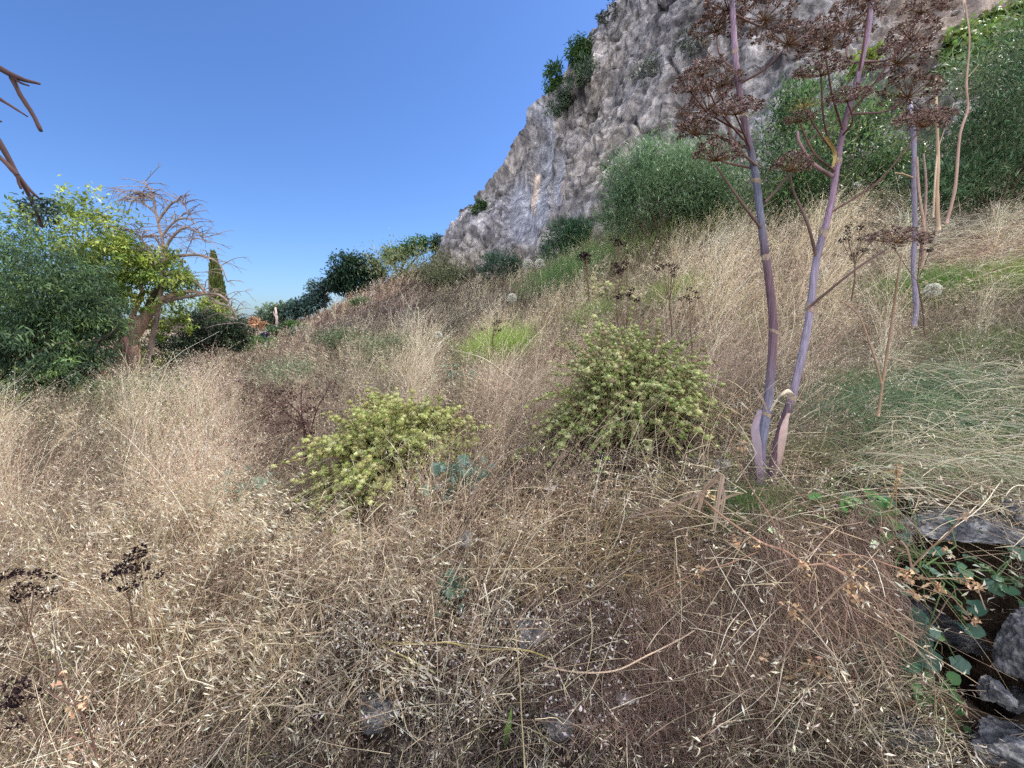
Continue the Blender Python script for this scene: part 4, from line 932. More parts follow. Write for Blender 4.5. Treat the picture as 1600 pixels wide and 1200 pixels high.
for u, v, lb, R in ((700, 580, "loose pale green whorled shrub beyond the squat domed one", (.22, .2, .25)), (600, 590, "small yellowish whorled stem cluster poking from brown grass", (.12, .12, .3)), (950, 470, "yellowish-green scrubby plant behind the taller whorled shrub", (.7, .6, .6)), (880, 560, "thin whorled dead stems beside the taller green shrub", (.15, .12, .4))):
    whorl_shrub("flowering_shrub", lb, ground(u, v), np.array(R), 34, YG2, G_MID, .02 * (2 if v < 500 else 1), u, .06)

# ---------------------------------------------------------------- leafy herbs
def herb(name, label, u, v, n, R, col, spread, hgt, cat="plant", group=None, Y=None, kk=9):
    b = ground(u, v) if Y is None else PX(u, v, Y)
    if Y is None: b[2] = float(Hs(b[0], b[1]))
    t = thing(name, label, cat, b, group)
    p = b + rng.normal(size=(n, 3)) * [spread, spread, 0]; p[:, 2] = (Hs(p[:, 0], p[:, 1]) if Y is None else b[2]) + U(.2, 1, n) * hgt
    sb = MB(); root = b + rng.normal(size=(n, 3)) * [spread * .2, spread * .2, 0]
    md = (root + p) / 2 + rng.normal(size=(n, 3)) * spread * .2
    sb.tubes(np.stack([root, md, p], 1), np.array([[.0028, .0022, .0015]]), vary(lin(96, 116, 76), n), 4); sb.build("stem", M_DULL, t)
    lb2 = MB(); out = norm(p - b + rng.normal(size=(n, 3)) * .03) * [1, 1, .3]
    lb2.discs(p, out + rdir(n) * .35, norm(rdir(n) * .55 + [0, -.45, 1]), R * U(.5, 1.15, n), vary(col, n, .16), kk, .12, .6, .08)
    lb2.build("foliage", M_LEAF, t); return t
BG = lin(104, 134, 116)
herb("leafy_herb", "blue-green herb half hidden by white oats, nearer the field's left side".replace("left side", "middle"), 375, 800, 60, .035, BG, .13, .25, group="blue-green broad-leaved herbs")
herb("leafy_herb", "small blue-green leaf rosette below the oat-covered herb", 368, 872, 26, .03, lin(96, 128, 108), .06, .1, group="blue-green broad-leaved herbs")
herb("leafy_herb", "blue-green round-leaved herb at the squat shrub's lower edge", 715, 775, 46, .036, lin(90, 122, 108), .09, .2, group="blue-green broad-leaved herbs")
herb("leafy_herb", "grey-green leafy sprig just above the squat shrub", 722, 610, 40, .035, lin(96, 130, 110), .13, .28, group="blue-green broad-leaved herbs")
herb("leafy_herb", "small blue-green rosette in the litter near the bottom centre".replace("bottom centre", "lying green stem"), 712, 930, 26, .022, lin(84, 120, 102), .035, .06, group="blue-green broad-leaved herbs")
herb("leafy_herb", "two dark blue-green leaves under white oat husks at the bottom edge", 1245, 1130, 8, .03, lin(60, 104, 82), .035, .04, group="blue-green broad-leaved herbs")
herb("mallow", "large dark round mallow leaves at the mouth of the hollow", 1385, 1030, 14, .036, lin(60, 92, 76), .06, .07, group="dark green mallows among the stones", kk=13)
herb("mallow", "low spread of dark mallow leaves above the hollow, under the slab", 1425, 880, 40, .022, lin(66, 98, 82), .1, .06, group="dark green mallows among the stones", kk=13)
herb("mallow", "round-leaved mallow between the slab and the standing stone", 1560, 905, 18, .022, lin(76, 106, 80), .05, .05, group="dark green mallows among the stones", kk=13)
herb("mallow", "dark mallow patch amid flattened straw higher up the bank", 1555, 680, 50, .034, lin(70, 102, 84), .12, .08, group="dark green mallows among the stones", kk=13)
herb("leafy_herb", "bright green small-leaved herb under the dried branch", 1345, 835, 34, .022, lin(84, 128, 66), .05, .1)
herb("leafy_herb", "little green pointed-leaf plant hanging into the hollow", 1435, 1085, 24, .017, lin(72, 110, 62), .035, .09)
herb("leafy_herb", "few yellow-green leaves under the squat shrub's tip", 525, 845, 10, .022, lin(130, 160, 70), .03, .1)
# single broad leaf
b = ground(790, 1175); mb = MB(); P = smooth_poly([b, b + [.005, 0, .06], b + [.02, .02, .13]], 8)
mb.ribbons(P[None], np.array([[.004, .012, .02, .025, .024, .018, .01, .001]]), np.array([[.9, .4, 0]]), lin(126, 156, 84))
tag(mb.build("green_leaf", M_LEAF, None, False, b), "single upright broad green leaf at the bottom edge", "leaf")

# feathery green foliage
def feather(name, label, u, v, n, spread, hgt, L, w_, col, group=None, up=1.0, Y=None):
    b = ground(u, v); t = thing(name, label, "plant", b, group)
    p = b + rng.normal(size=(n, 3)) * [spread, spread, 0] * .5; p[:, 2] = H(p[:, 0], p[:, 1]) + U(0, 1, n) ** 1.3 * hgt * .6
    d = norm(rdir(n) * .8 + norm((p - b) + [0, 0, .02]) * .6 + [0, 0, up]); K = 4; tt = np.linspace(0, 1, K)[None, :, None]
    P = p[:, None] + (L * U(.4, 1.2, n))[:, None, None] * (d[:, None] * tt + rdir(n)[:, None] * .3 * tt ** 2 - np.array([0, 0, .25]) * tt ** 2)
    mb = MB(); mb.ribbons(P, wfor(p[:, 1], w_)[:, None] * np.array([[1, .9, .7, .2]]), rdir(n), vary(col, n, .25, .06)); mb.build("foliage", M_GRASS, t); return t
feather("green_grass", "bright lime-green grass tuft in the middle of the field", 780, 565, 3400, .42, .4, .5, .005, lin(150, 176, 88), up=1.8)
feather("fennel_seedling", "soft dark green feathery fennel in dry grass at the bottom corner".replace("corner", "edge"), 190, 1090, 1500, .1, .14, .06, .0013, lin(98, 130, 76), "feathery green fennel leaves")
feather("fennel_seedling", "feathery green fennel leaves at the giant fennel's foot", 1165, 815, 2600, .17, .14, .07, .0012, lin(96, 128, 66), "feathery green fennel leaves")
feather("fennel_seedling", "blue-green feathery fennel patch above the flattened straw", 1400, 665, 8000, .46, .2, .13, .0018, lin(100, 130, 96), "feathery green fennel leaves")
feather("fennel_seedling", "green fennel clump by the cliff bushes, behind the yellowish plant", 890, 445, 2600, 1.1, .9, .6, .006, lin(112, 146, 88), "feathery green fennel leaves", up=1.3)
feather("fennel_seedling", "green feathery patch beside the white seed ball in bent straw", 1450, 470, 3000, .4, .36, .24, .003, lin(98, 130, 62), "feathery green fennel leaves")
feather("fennel_seedling", "yellow-green feathery patch in bent straw near the picture's edge", 1580, 455, 2400, .4, .34, .24, .003, lin(136, 162, 72), "feathery green fennel leaves")
feather("green_grass", "pale green grass under the big feathery cliff-foot bush", 1000, 375, 2600, 2.6, .8, .7, .008, lin(150, 164, 104), up=1.5)
for (u, v, n, sp_w, hg, ln_, cl, lb) in ((1330, 620, 1200, .16, .2, .12, lin(112, 132, 88), "dull green feathery patch at the slender stem's foot"), (1480, 620, 1600, .3, .16, .14, lin(104, 134, 96), "blue-green feathery patch beside the higher mallow"),
        (1340, 790, 1100, .1, .12, .09, lin(100, 126, 76), "green feathery growth over the dark gap behind the dried branch"), (1540, 560, 1200, .3, .22, .16, lin(116, 134, 84), "olive feathery patch under the bent cream straw"), (1250, 720, 900, .13, .12, .1, lin(126, 134, 96), "grey-green feathery tangle by the giant fennel's sheaths"),
        (390, 800, 1500, .2, .2, .12, lin(108, 138, 112), "blue-green feathery leaves among the white oats"), (1050, 470, 1300, .45, .4, .3, lin(138, 154, 90), "yellowish-green feathery growth in cream grass beyond the taller shrub"), (930, 500, 1300, .4, .4, .3, lin(128, 150, 86), "green feathery growth at the taller shrub's back")):
    feather("fennel_seedling", lb, u, v, n, sp_w, hg, ln_, .0018 * max(1, ground(u, v)[1] / 2), cl, "feathery green fennel leaves")
feather("green_grass", "green tuft on the lower bank beneath the fennel thatch", 1130, 810, 500, .08, .1, .1, .0018, lin(92, 124, 70), up=1)
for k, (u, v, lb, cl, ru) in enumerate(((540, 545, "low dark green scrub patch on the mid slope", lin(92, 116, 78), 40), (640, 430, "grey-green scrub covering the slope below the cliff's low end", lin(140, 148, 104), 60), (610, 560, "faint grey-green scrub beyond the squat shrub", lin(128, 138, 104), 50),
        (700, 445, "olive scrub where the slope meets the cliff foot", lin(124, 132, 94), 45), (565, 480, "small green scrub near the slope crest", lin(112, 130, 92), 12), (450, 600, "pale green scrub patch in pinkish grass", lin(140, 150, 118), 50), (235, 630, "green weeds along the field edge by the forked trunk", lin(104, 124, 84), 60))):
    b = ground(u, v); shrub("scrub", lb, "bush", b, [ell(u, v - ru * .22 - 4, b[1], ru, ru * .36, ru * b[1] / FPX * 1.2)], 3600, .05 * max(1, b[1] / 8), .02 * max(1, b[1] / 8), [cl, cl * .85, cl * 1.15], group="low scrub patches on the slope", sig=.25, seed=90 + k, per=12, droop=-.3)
# patch of maroon stems
feather("dead_stems_plant", "dark maroon dead stems between the lime tuft and the taller shrub", 858, 575, 1100, .25, .22, .22, .0026, lin(104, 62, 56), up=1.6)
feather("dead_stems_plant", "greyish dead broom-like stems under the taller green shrub", 850, 690, 1500, .28, .2, .16, .0018, lin(128, 118, 108), up=1.5)

# ---------------------------------------------------------------- giant fennel
def umbel_mesh(seed, rays=42, seeds=19, bare=False):
    mb = MB(); sm = MB(); i = np.arange(rays) + .5; ph = i * 2.39996; ct = 1 - i / rays * .98; st_ = np.sqrt(1 - ct ** 2)
    d = norm(np.stack([np.cos(ph) * st_, np.sin(ph) * st_, ct * .72 + .12], -1) + rng.normal(size=(rays, 3)) * .09)
    r = U(.82, 1.08, rays)[:, None] * np.array([1.0, 1.0, 1.0]); e = d * r
    o = np.zeros((rays, 3))
    mb.ribbons(np.stack([o, e * .5 + [0, 0, -.03], e], 1), np.array([[.03, .024, .018]]), norm(np.cross(d, rdir(rays))), vary(lin(128, 100, 72) if not bare else lin(176, 158, 108), rays))
    mb.ribbons(np.stack([o, e * .5 + [0, 0, -.03], e], 1), np.array([[.03, .024, .018]]), norm(np.cross(d, np.cross(d, rdir(rays)))), lin(120, 92, 66) if not bare else lin(176, 158, 108))
    if not bare:
        k = np.repeat(np.arange(rays), seeds); n = len(k)
        sdv = norm(rdir(n) + d[k] * .55); q = e[k] + sdv * U(.02, .12, n)[:, None]
        sm.ribbons(np.stack([e[k], q], 1), np.full((n, 1), .009), rdir(n), lin(96, 68, 52))
        sm.leaves(q, norm(sdv + rdir(n) * .5), rdir(n), U(.10, .17, n), U(.055, .10, n), vary(lin(134, 114, 106), n, .55, .06), .25, .5)
    return mb.mesh("umbel", M_DULL), (None if bare else sm.mesh("seeds", M_DULL))
UM = [umbel_mesh(s) for s in range(5)]; UB = umbel_mesh(9, 30, 0, True)
def put_umbel(t, p, R, updir, me=None, squash=1.0):
    me, sme = me or random.choice(UM)
    o = bpy.data.objects.new("umbel", me); C.objects.link(o); o.parent = t
    if sme is not None:
        so_ = bpy.data.objects.new("seeds", sme); C.objects.link(so_); so_.parent = o
    o.location = tuple(np.array(p) - np.array(t.location)); o.rotation_mode = 'QUATERNION'
    o.rotation_quaternion = Vector(updir).to_track_quat('Z', 'Y') @ Vector((0, 0, 1)).rotation_difference(Vector((0, 0, 1)))
    o.scale = (R, R, R * squash); return o
STEMC = [lin(134, 136, 156), lin(150, 142, 160), lin(112, 118, 136), lin(156, 130, 148), lin(112, 90, 98)]
def stem_colors(K, seed):
    t = np.linspace(0, 1, K) * 7 + seed; i = np.floor(t).astype(int); f = (t - i)[:, None]; f = f * f * (3 - 2 * f)
    c = np.array([STEMC[int(hsh(np.int64(a), np.int64(seed), np.int64(3)) * 4.99)] for a in range(i.min(), i.max() + 2)]); i = i - i.min()
    return c[i] * (1 - f) + c[i + 1] * f
def fennel(t, paths, umbels, branch_col=lin(110, 84, 80), dep=(1.5, 1.9)):
    stems = []
    for k, (pts, r0, r1, nodes) in enumerate(paths):
        K = 90; P = smooth_poly([PX(*q) for q in pts], K); tt = np.linspace(0, 1, K)
        R = (r0 + (r1 - r0) * tt) * .58
        for nd in nodes: R = R * (1 + .14 * np.exp(-((tt - nd) / .006) ** 2))
        mb = MB(); mb.tubes(P[None], R[None], (stem_colors(K, k * 3 + 2) * (1 - .45 * np.clip(fbm(P * [30, 30, 14] + k, 3) - .12, 0, .6))[:, None])[None], 44, .006, .035); mb.build("stem", M_FENNEL, t, True); stems.append(P)
        for nd in nodes:                                    # papery sheath torn around each joint
            i = int(nd * (K - 1)); ax = norm(P[min(i + 1, K - 1)] - P[i - 1]); a = norm(np.cross(ax, [0, 1, 0])); b_ = np.cross(ax, a); r = R[i]
            mb = MB(); n = 18; hw = 2.1 + i % 3 * .25; an = np.linspace(math.pi / 2 - hw, math.pi / 2 + hw, n) + random.uniform(-.7, .7); rows = []
            for z_, rs in ((-.01, 1.03), (.002, 1.12), (.012, 1.2), (.022 + .014 * (k + i % 3), 1.3)):
                rows.append(P[i] + ax * (z_ + .016 * np.sin(an * 1.5 + k + i) + .006 * np.sin(an * 5 + i))[:, None] * (r / .035) + (a * np.cos(an)[:, None] + b_ * np.sin(an)[:, None]) * r * rs)
            Vv = np.stack(rows, 0); q = [[x * n + y, x * n + y + 1, (x + 1) * n + y + 1, (x + 1) * n + y] for x in range(3) for y in range(n - 1)]
            mb.add(Vv.reshape(-1, 3), vary(lin(172, 154, 138), 4 * n, .2), q); mb.build("leaf_sheath", M_DULL, t, True)
    bm_ = MB()
    for (u, v, wpx, Y, kk, *rest) in umbels:
        p = PX(u, v, Y); R = wpx * .5 / FPX * Y * .8; P = stems[kk]
        low = p[2] - U(.08, .3); i = int(np.argmin(np.abs(P[:, 2] - max(low, P[20, 2])))); s = P[i]
        ctr = p - np.array([0, 0, R * .3])
        h = ctr - s; midp = s + h * [.62, .62, .38] + rng.normal(size=3) * .01
        path = smooth_poly([s, midp, ctr], 10); bm_.tube(path, np.linspace(.0042, .0025, 10), vary(branch_col, 1)[0], 6)
        up = norm(norm(ctr - path[-3]) * .45 + np.array([0, -.12, .8]) + rng.normal(size=3) * .1)
        put_umbel(t, ctr, R, up, UB if rest else None, random.uniform(.66, .82))
    if umbels: bm_.build("branch", M_BARK, t, True)
    return stems
bF = PX(1192, 770, 1.57)
tF = thing("giant_fennel", "tall giant fennel with two purple-grey jointed stems and brown seed umbels", "plant", bF)
A_ = ([(1188, 790, 1.57), (1190, 700, 1.58), (1201, 620, 1.6), (1208, 520, 1.62), (1203, 450, 1.63), (1192, 370, 1.64), (1180, 270, 1.66), (1163, 190, 1.68), (1150, 100, 1.72), (1145, 20, 1.76), (1140, -60, 1.8)], .031, .014, (.17, .31, .47, .59, .71, .83))
B_ = ([(1200, 790, 1.6), (1216, 690, 1.6), (1240, 610, 1.62), (1262, 510, 1.64), (1275, 410, 1.66), (1298, 320, 1.68), (1316, 210, 1.7), (1338, 130, 1.74), (1358, 40, 1.78), (1366, -60, 1.82)], .029, .011, (.21, .36, .5, .62, .76))
UA = [(1195, 20, 95), (1120, 38, 90), (1160, 88, 105), (1098, 108, 80), (1232, 58, 90), (1262, 92, 66), (1108, 160, 100), (1150, 168, 92), (1086, 198, 58), (1220, 8, 80), (1080, 135, 70), (1186, 128, 70), (1140, 5, 90), (1205, 75, 80), (1240, 25, 70), (1130, 125, 75)]
UBl = [(1322, 32, 112), (1290, 66, 92), (1336, 62, 80), (1284, 108, 92), (1303, 122, 74), (1325, 150, 78), (1250, 184, 56), (1440, 12, 74), (1425, 52, 84), (1403, 88, 98), (1442, 44, 60), (1420, 140, 98), (1442, 190, 76), (1300, 20, 80), (1360, -10, 80), (1385, 75, 60), (1310, 90, 70)]
um = [(u, v, w_ * .88, U(1.5, 2.0), 0) for i_, (u, v, w_) in enumerate(UA) if i_ not in (2, 5, 9, 11, 13, 14)] + [(u, v, w_ * .84, U(1.5, 1.95), 1) for i_, (u, v, w_) in enumerate(UBl) if i_ not in (2, 4, 10, 13, 15, 16)] + [(1257, 160, 60, 1.6, 1, 1)]
sA, sB = fennel(tF, [A_, B_], um)
# side branches with their own lone umbels
mb = MB(); bc = lin(118, 98, 92)
def br(pts, r0, r1, K=16, col=bc, n=7, m_=None): P = smooth_poly([PX(*q) for q in pts], K); (m_ or mb).tube(P, np.linspace(r0, r1, K) * .52, col, n, .03); return P
br([(1192, 360, 1.64), (1165, 325, 1.6), (1140, 290, 1.57), (1118, 258, 1.55)], .011, .006)
br([(1275, 400, 1.66), (1262, 350, 1.63), (1240, 300, 1.6), (1235, 275, 1.58)], .012, .006)
br([(1186, 262, 1.66), (1160, 240, 1.62), (1130, 215, 1.6), (1088, 208, 1.58)], .01, .005)
br([(1196, 316, 1.66), (1235, 270, 1.66), (1260, 225, 1.65), (1310, 185, 1.66)], .01, .005)
br([(1300, 275, 1.68), (1270, 255, 1.64), (1250, 225, 1.6), (1246, 205, 1.6)], .014, .008, col=lin(156, 128, 130))
br([(1262, 482, 1.64), (1300, 450, 1.58), (1345, 415, 1.52), (1385, 390, 1.5)], .011, .006)
mb.build("branch", M_BARK, tF, True)
for u, v, w_ in ((1118, 240, 66), (1236, 256, 54), (1086, 200, 55)): put_umbel(tF, PX(u, v + 12, 1.57), w_ / 2 / FPX * 1.57 * .95, (0.05, -.15, 1))
# big flared sheaths low on the stems and two papery bracts
def sheath(pts, wd, col, t, name="leaf_sheath", side=(1, 0, 0)):
    P = smooth_poly([PX(*q) for q in pts], 12); mb = MB()
    wv = np.array(np.interp(np.linspace(0, 1, 12), np.linspace(0, 1, len(wd)), wd))
    sv_ = norm(np.array(side, float)); dep_ = np.array([0, -.012, 0])
    l, c_, r_ = P - sv_ * wv[:, None] / 2, P + dep_, P + sv_ * wv[:, None] / 2
    Vv = np.stack([l, c_, r_], 1); q = [[x * 3 + y, x * 3 + y + 1, x * 3 + y + 4, x * 3 + y + 3] for x in range(11) for y in range(2)]
    mb.add(Vv.reshape(-1, 3), vary(col, 36, .08, .03), q); mb.build(name, M_DULL, t, True)
sheath([(1190, 775, 1.53), (1184, 700, 1.53), (1180, 670, 1.54), (1188, 640, 1.555)], (.02, .036, .034, .02), lin(160, 144, 154), tF)
sheath([(1216, 740, 1.55), (1222, 690, 1.54), (1226, 665, 1.55), (1232, 645, 1.57)], (.012, .034, .03, .01), lin(190, 166, 158), tF)
sheath([(1204, 640, 1.56), (1214, 622, 1.54), (1228, 612, 1.54), (1240, 616, 1.55)], (.012, .03, .026, .004), lin(226, 214, 188), tF, side=(.5, 0, .8))
sheath([(1198, 640, 1.57), (1190, 622, 1.56), (1182, 610, 1.56), (1176, 603, 1.56)], (.01, .022, .018, .004), lin(206, 186, 168), tF, side=(.8, 0, -.4))
sheath([(1290, 215, 1.6), (1304, 240, 1.64), (1300, 262, 1.64)], (.01, .014, .004), lin(200, 180, 120), tF)

# slender tan dried fennel between the giant stems and the edge
tS = thing("dried_fennel", "slender tan forked dried stem holding one flat brown umbel", "plant", PX(1377, 640, 1.75))
mb = MB(); tn = lin(172, 146, 122)
br([(1372, 650, 1.75), (1380, 590, 1.72), (1394, 500, 1.68), (1402, 440, 1.62), (1410, 395, 1.6)], .011, .006, 20, tn, 8)
br([(1378, 600, 1.72), (1362, 545, 1.7), (1340, 490, 1.68), (1310, 468, 1.66)], .008, .004, 14, tn)
mb.build("stem", M_BARK, tS, True); put_umbel(tS, PX(1400, 380, 1.55), .5 * 74 / FPX * 1.55, (-.05, -.25, 1), None, .6)
# far slender stalks
def stalk(label, pts, r0, r1, col, umb=(), extra=(), name="dried_stalk"):
    b = PX(*pts[0]); t = thing(name, label, "plant", b, "dried fennel stalks by the blue-green bush"); m_ = MB()
    K = 30; P = smooth_poly([PX(*q) for q in pts], K); R = .62 * (.5 if 'longest' in label else .78) * np.linspace(r0, r1, K) * (1 + .16 * (np.arange(K) % 6 == 0)); m_.tube(P, R, col, 9, .03)
    for e in extra: br(*e, m_=m_)
    m_.build("stem", M_FENNEL if col[2] > col[0] * .8 else M_BARK, t, True)
    for u, v, w_, Y in umb: put_umbel(t, PX(u, v, Y), w_ / 2 / FPX * Y * .9, (0, -.15, 1), None, .7)
stalk("grey-lilac dried stalk with a split tan strip along it", [(1428, 510, 3.1), (1432, 480, 3.1), (1427, 420, 3.1), (1430, 360, 3.1), (1428, 290, 3.1), (1428, 225, 3.1), (1422, 160, 3.2)], .034, .026, lin(150, 142, 158), [(1432, 195, 60, 3.0)], (([(1441, 420, 3.1), (1444, 360, 3.05), (1436, 300, 3.05), (1433, 245, 3.05)], .02, .012, 12, lin(186, 156, 138)), ([(1440, 400, 3.15), (1447, 300, 3.15), (1443, 240, 3.15)], .018, .012, 12, lin(166, 142, 130)), ([(1428, 278, 3.1), (1412, 272, 3.05), (1398, 270, 3.0)], .01, .006, 8, lin(214, 178, 140))))
stalk("pale split dried stalk in the middle of the group", [(1466, 360, 3.4), (1464, 300, 3.4), (1466, 250, 3.4), (1464, 200, 3.4), (1462, 120, 3.5)], .03, .016, lin(204, 178, 150), [(1452, 190, 56, 3.3)], (([(1458, 340, 3.4), (1461, 280, 3.4), (1465, 235, 3.4)], .014, .01, 10, lin(226, 206, 176)), ([(1468, 225, 3.4), (1480, 190, 3.4), (1491, 160, 3.4)], .008, .004, 8, lin(170, 152, 140))))
stalk("tall tan jointed dried stalk leaning towards the ivy, longest of the group", [(1478, 350, 3.3), (1488, 315, 3.3), (1494, 280, 3.3), (1500, 210, 3.35), (1512, 170, 3.4), (1510, 130, 3.4), (1515, 60, 3.5), (1508, 0, 3.6), (1512, -60, 3.7)], .036, .012, lin(184, 156, 138), (), (([(1512, 178, 3.4), (1520, 172, 3.35)], .008, .004, 5, lin(220, 190, 160)), ([(1508, 20, 3.6), (1504, -10, 3.6)], .02, .01, 5, lin(226, 208, 186)), ([(1513, 120, 3.4), (1530, 100, 3.4)], .006, .003, 6, lin(190, 180, 140))))

# broad dry bent leaves by the fennel foot
t = thing("dry_leaf_clump", "broad pinkish-brown dry leaves folded over beside the giant fennel's foot", "plant", ground(1120, 800))
mb = MB()
for pts, w_ in (([(1090, 800), (1100, 765), (1116, 748), (1128, 742), (1122, 775), (1114, 830)], .02), ([(1072, 805), (1098, 768), (1120, 752), (1130, 775), (1122, 815)], .014), ([(985, 806), (1030, 796), (1070, 780), (1100, 765)], .012), ([(1112, 798), (1132, 778), (1156, 770)], .014)):
    Y0 = 1.33; P = smooth_poly([PX(u, v, Y0 - .03 * i_) for i_, (u, v) in enumerate(pts)], 16)
    for o_ in (0, .004):
        mb.ribbons(P[None] + [o_, -o_, 0], w_ * .42 * np.sin(np.linspace(.35, 3.0, 16))[None] ** .5, norm(np.cross(np.gradient(P, axis=0), [.2, 1, .2]))[None], vary(lin(178, 156, 138), 1, .08))
mb.build("foliage", M_GRASS, t)

# dried branching stems with crumpled tan leaves
def dry_branch(label, paths, nodes, Yc=1.0, col=lin(150, 120, 100), name="dried_branch", cat="dry plant"):
    b = PX(paths[0][0][0][0], paths[0][0][0][1], Yc); t = thing(name, label, cat, b, "dried stems sprawling over the bank")
    m_ = MB()
    for pts, r0, r1 in paths:
        P = smooth_poly([PX(u, v, Yc + (q[0] if q else 0)) for u, v, *q in pts], 18); m_.tube(P, np.linspace(r0, r1, 18) * .42, vary(col, 1)[0], 7, .08)
    m_.build("stem", M_BARK, t, True)
    for u, v, n, sc in nodes:
        lf = MB()
        c = PX(u, v, Yc - .01); p = c + rng.normal(size=(n, 3)) * .008 * sc
        lf.leaves(p, norm(rdir(n) + [0, -.2, -.5]), rdir(n), U(.009, .024, n) * sc, U(.005, .012, n) * sc, vary(lin(202, 172, 138), n, .28, .05), .5, .5)
        lf.build("dry_leaf", M_GRASS, t)
    return t
dry_branch("thick tan dried branch arching across the fennel thatch with crumpled leaves", [([(1098, 780), (1140, 815), (1190, 848), (1225, 860), (1260, 882), (1290, 882), (1330, 902)], .006, .008), ([(1225, 860), (1205, 810), (1175, 765), (1150, 715), (1140, 690)], .005, .003), ([(1245, 876), (1246, 910), (1246, 945)], .004, .003)],
    [(1150, 846, 14, 1), (1180, 852, 10, .8), (1255, 880, 16, 1), (1262, 900, 12, .9), (1300, 868, 10, .8), (1110, 778, 8, .8), (1160, 700, 10, .8), (1241, 955, 22, 1.1), (1330, 905, 12, 1)], .99)
dry_branch("tan dried stem slanting down from the thick branch to the bottom litter", [([(1332, 902), (1300, 930), (1255, 978), (1215, 1040), (1165, 1070)], .007, .004), ([(1332, 905), (1322, 960), (1320, 1000)], .004, .003), ([(1252, 980), (1268, 1030), (1290, 1100)], .004, .003), ([(1270, 1030), (1225, 1065), (1190, 1090)], .004, .002)],
    [(1332, 925, 16, 1), (1345, 915, 12, 1), (1270, 1035, 20, 1), (1285, 1050, 14, .8), (1195, 1025, 8, .8), (1235, 1060, 10, .8)], .95)
dry_branch("thin dried stem reaching over the mallows and hollow to the standing stone", [([(1292, 880), (1310, 868), (1345, 868), (1395, 885), (1440, 900), (1490, 935), (1530, 985), (1560, 1020)], .005, .003), ([(1420, 892), (1450, 860), (1480, 835), (1500, 810)], .005, .004), ([(1440, 905), (1490, 905), (1540, 925)], .003, .002), ([(1425, 890), (1418, 860), (1408, 845)], .007, .005)],
    [(1340, 882, 10, .8), (1418, 900, 24, 1.1), (1428, 925, 14, 1), (1462, 916, 18, 1), (1472, 855, 10, .9), (1522, 968, 12, .9), (1508, 905, 22, .8), (1530, 915, 20, .7), (1505, 805, 12, .7), (1565, 1040, 14, .8)], .97)
dry_branch("thin tan dried stem leaning from the thatch towards the lower field", [([(1185, 862), (1140, 880), (1095, 893), (1050, 912), (1010, 930)], .004, .002), ([(1090, 896), (1070, 915), (1040, 930)], .0025, .002)], [(1094, 885, 12, .8), (1090, 900, 8, .6), (1048, 925, 8, .6)], 1.02)
dry_branch("small dried seed head on a forked stalk standing over the slab's end", [([(1370, 850), (1388, 800), (1400, 755), (1402, 725)], .004, .004), ([(1400, 870), (1400, 800), (1401, 755)], .003, .003)], [(1402, 735, 22, .8), (1403, 748, 10, .6)], 1.15, lin(172, 138, 106))
dry_branch("brown knobbly dead thistle stem in grass at the bottom edge", [([(152, 1185), (140, 1140), (122, 1105), (95, 1060), (85, 1020)], .006, .0035), ([(122, 1105), (90, 1090), (70, 1075)], .004, .003), ([(150, 1175), (110, 1150), (60, 1170)], .004, .003)], [(120, 1105, 20, 1), (95, 1055, 12, .9), (112, 1175, 10, .9)], .85, lin(122, 100, 86))
def lying(label, pts, r0, r1, col, name="fallen_stalk"):
    P = smooth_poly([np.array([q[0], q[1], q[2] + h]) for q, h in [(PX(u, v, Yq), 0) for u, v, Yq in pts]], 26)
    m_ = MB(); m_.tube(P, np.linspace(r0, r1, 26), np.asarray(col), 6, .05); o = m_.build(name, M_DULL, None, True, P[0]); tag(o, label, "dry stalk", "loose stalks lying over the litter"); return o
def gy(u, v, k=.95): return (u, v, PXg(u, v)[1] * k)
lying("long yellow-green stalk lying level across the brown litter", [gy(500, 1003), gy(570, 1002), (640, 1006, PXg(640, 1006)[1] * .93), gy(700, 1004), gy(750, 1014), gy(820, 1016), gy(862, 1030)], 0.0020, .0025, lin(182, 168, 108))
lying("pale bleached stalk running from the litter towards the hollow side", [gy(850, 1040), gy(900, 1050), gy(960, 1048), gy(1010, 1025), gy(1060, 1000), gy(1085, 985)], .003, .0018, lin(222, 196, 168))
lying("short green-yellow stalk slanting under the long yellow one", [gy(590, 1008), gy(630, 1025), gy(680, 1052)], .0028, .0025, lin(186, 182, 130))
lying("thin pale stalk bent at a sharp angle near the bottom edge", [gy(612, 1070), gy(628, 1110), gy(642, 1148), gy(690, 1162), gy(735, 1152)], .0015, .0012, lin(206, 190, 160))
lying("pale arching stalk crossing the middle of the litter", [gy(530, 955), gy(600, 952), gy(680, 965), gy(730, 985)], .002, .0013, lin(214, 196, 164))
lying("straight pale stalk lying across the slope above the rosette", [gy(700, 888), gy(770, 889), gy(840, 888), gy(900, 887)], .0014, .0012, lin(210, 196, 160))
lying("long white grass stem leaning over the squat shrub's far side", [gy(700, 545, .93), (745, 556, PXg(745, 600)[1] * .88), (780, 576, PXg(780, 610)[1] * .88), (810, 600, PXg(810, 620)[1] * .9)], .0045, .003, lin(226, 218, 190))
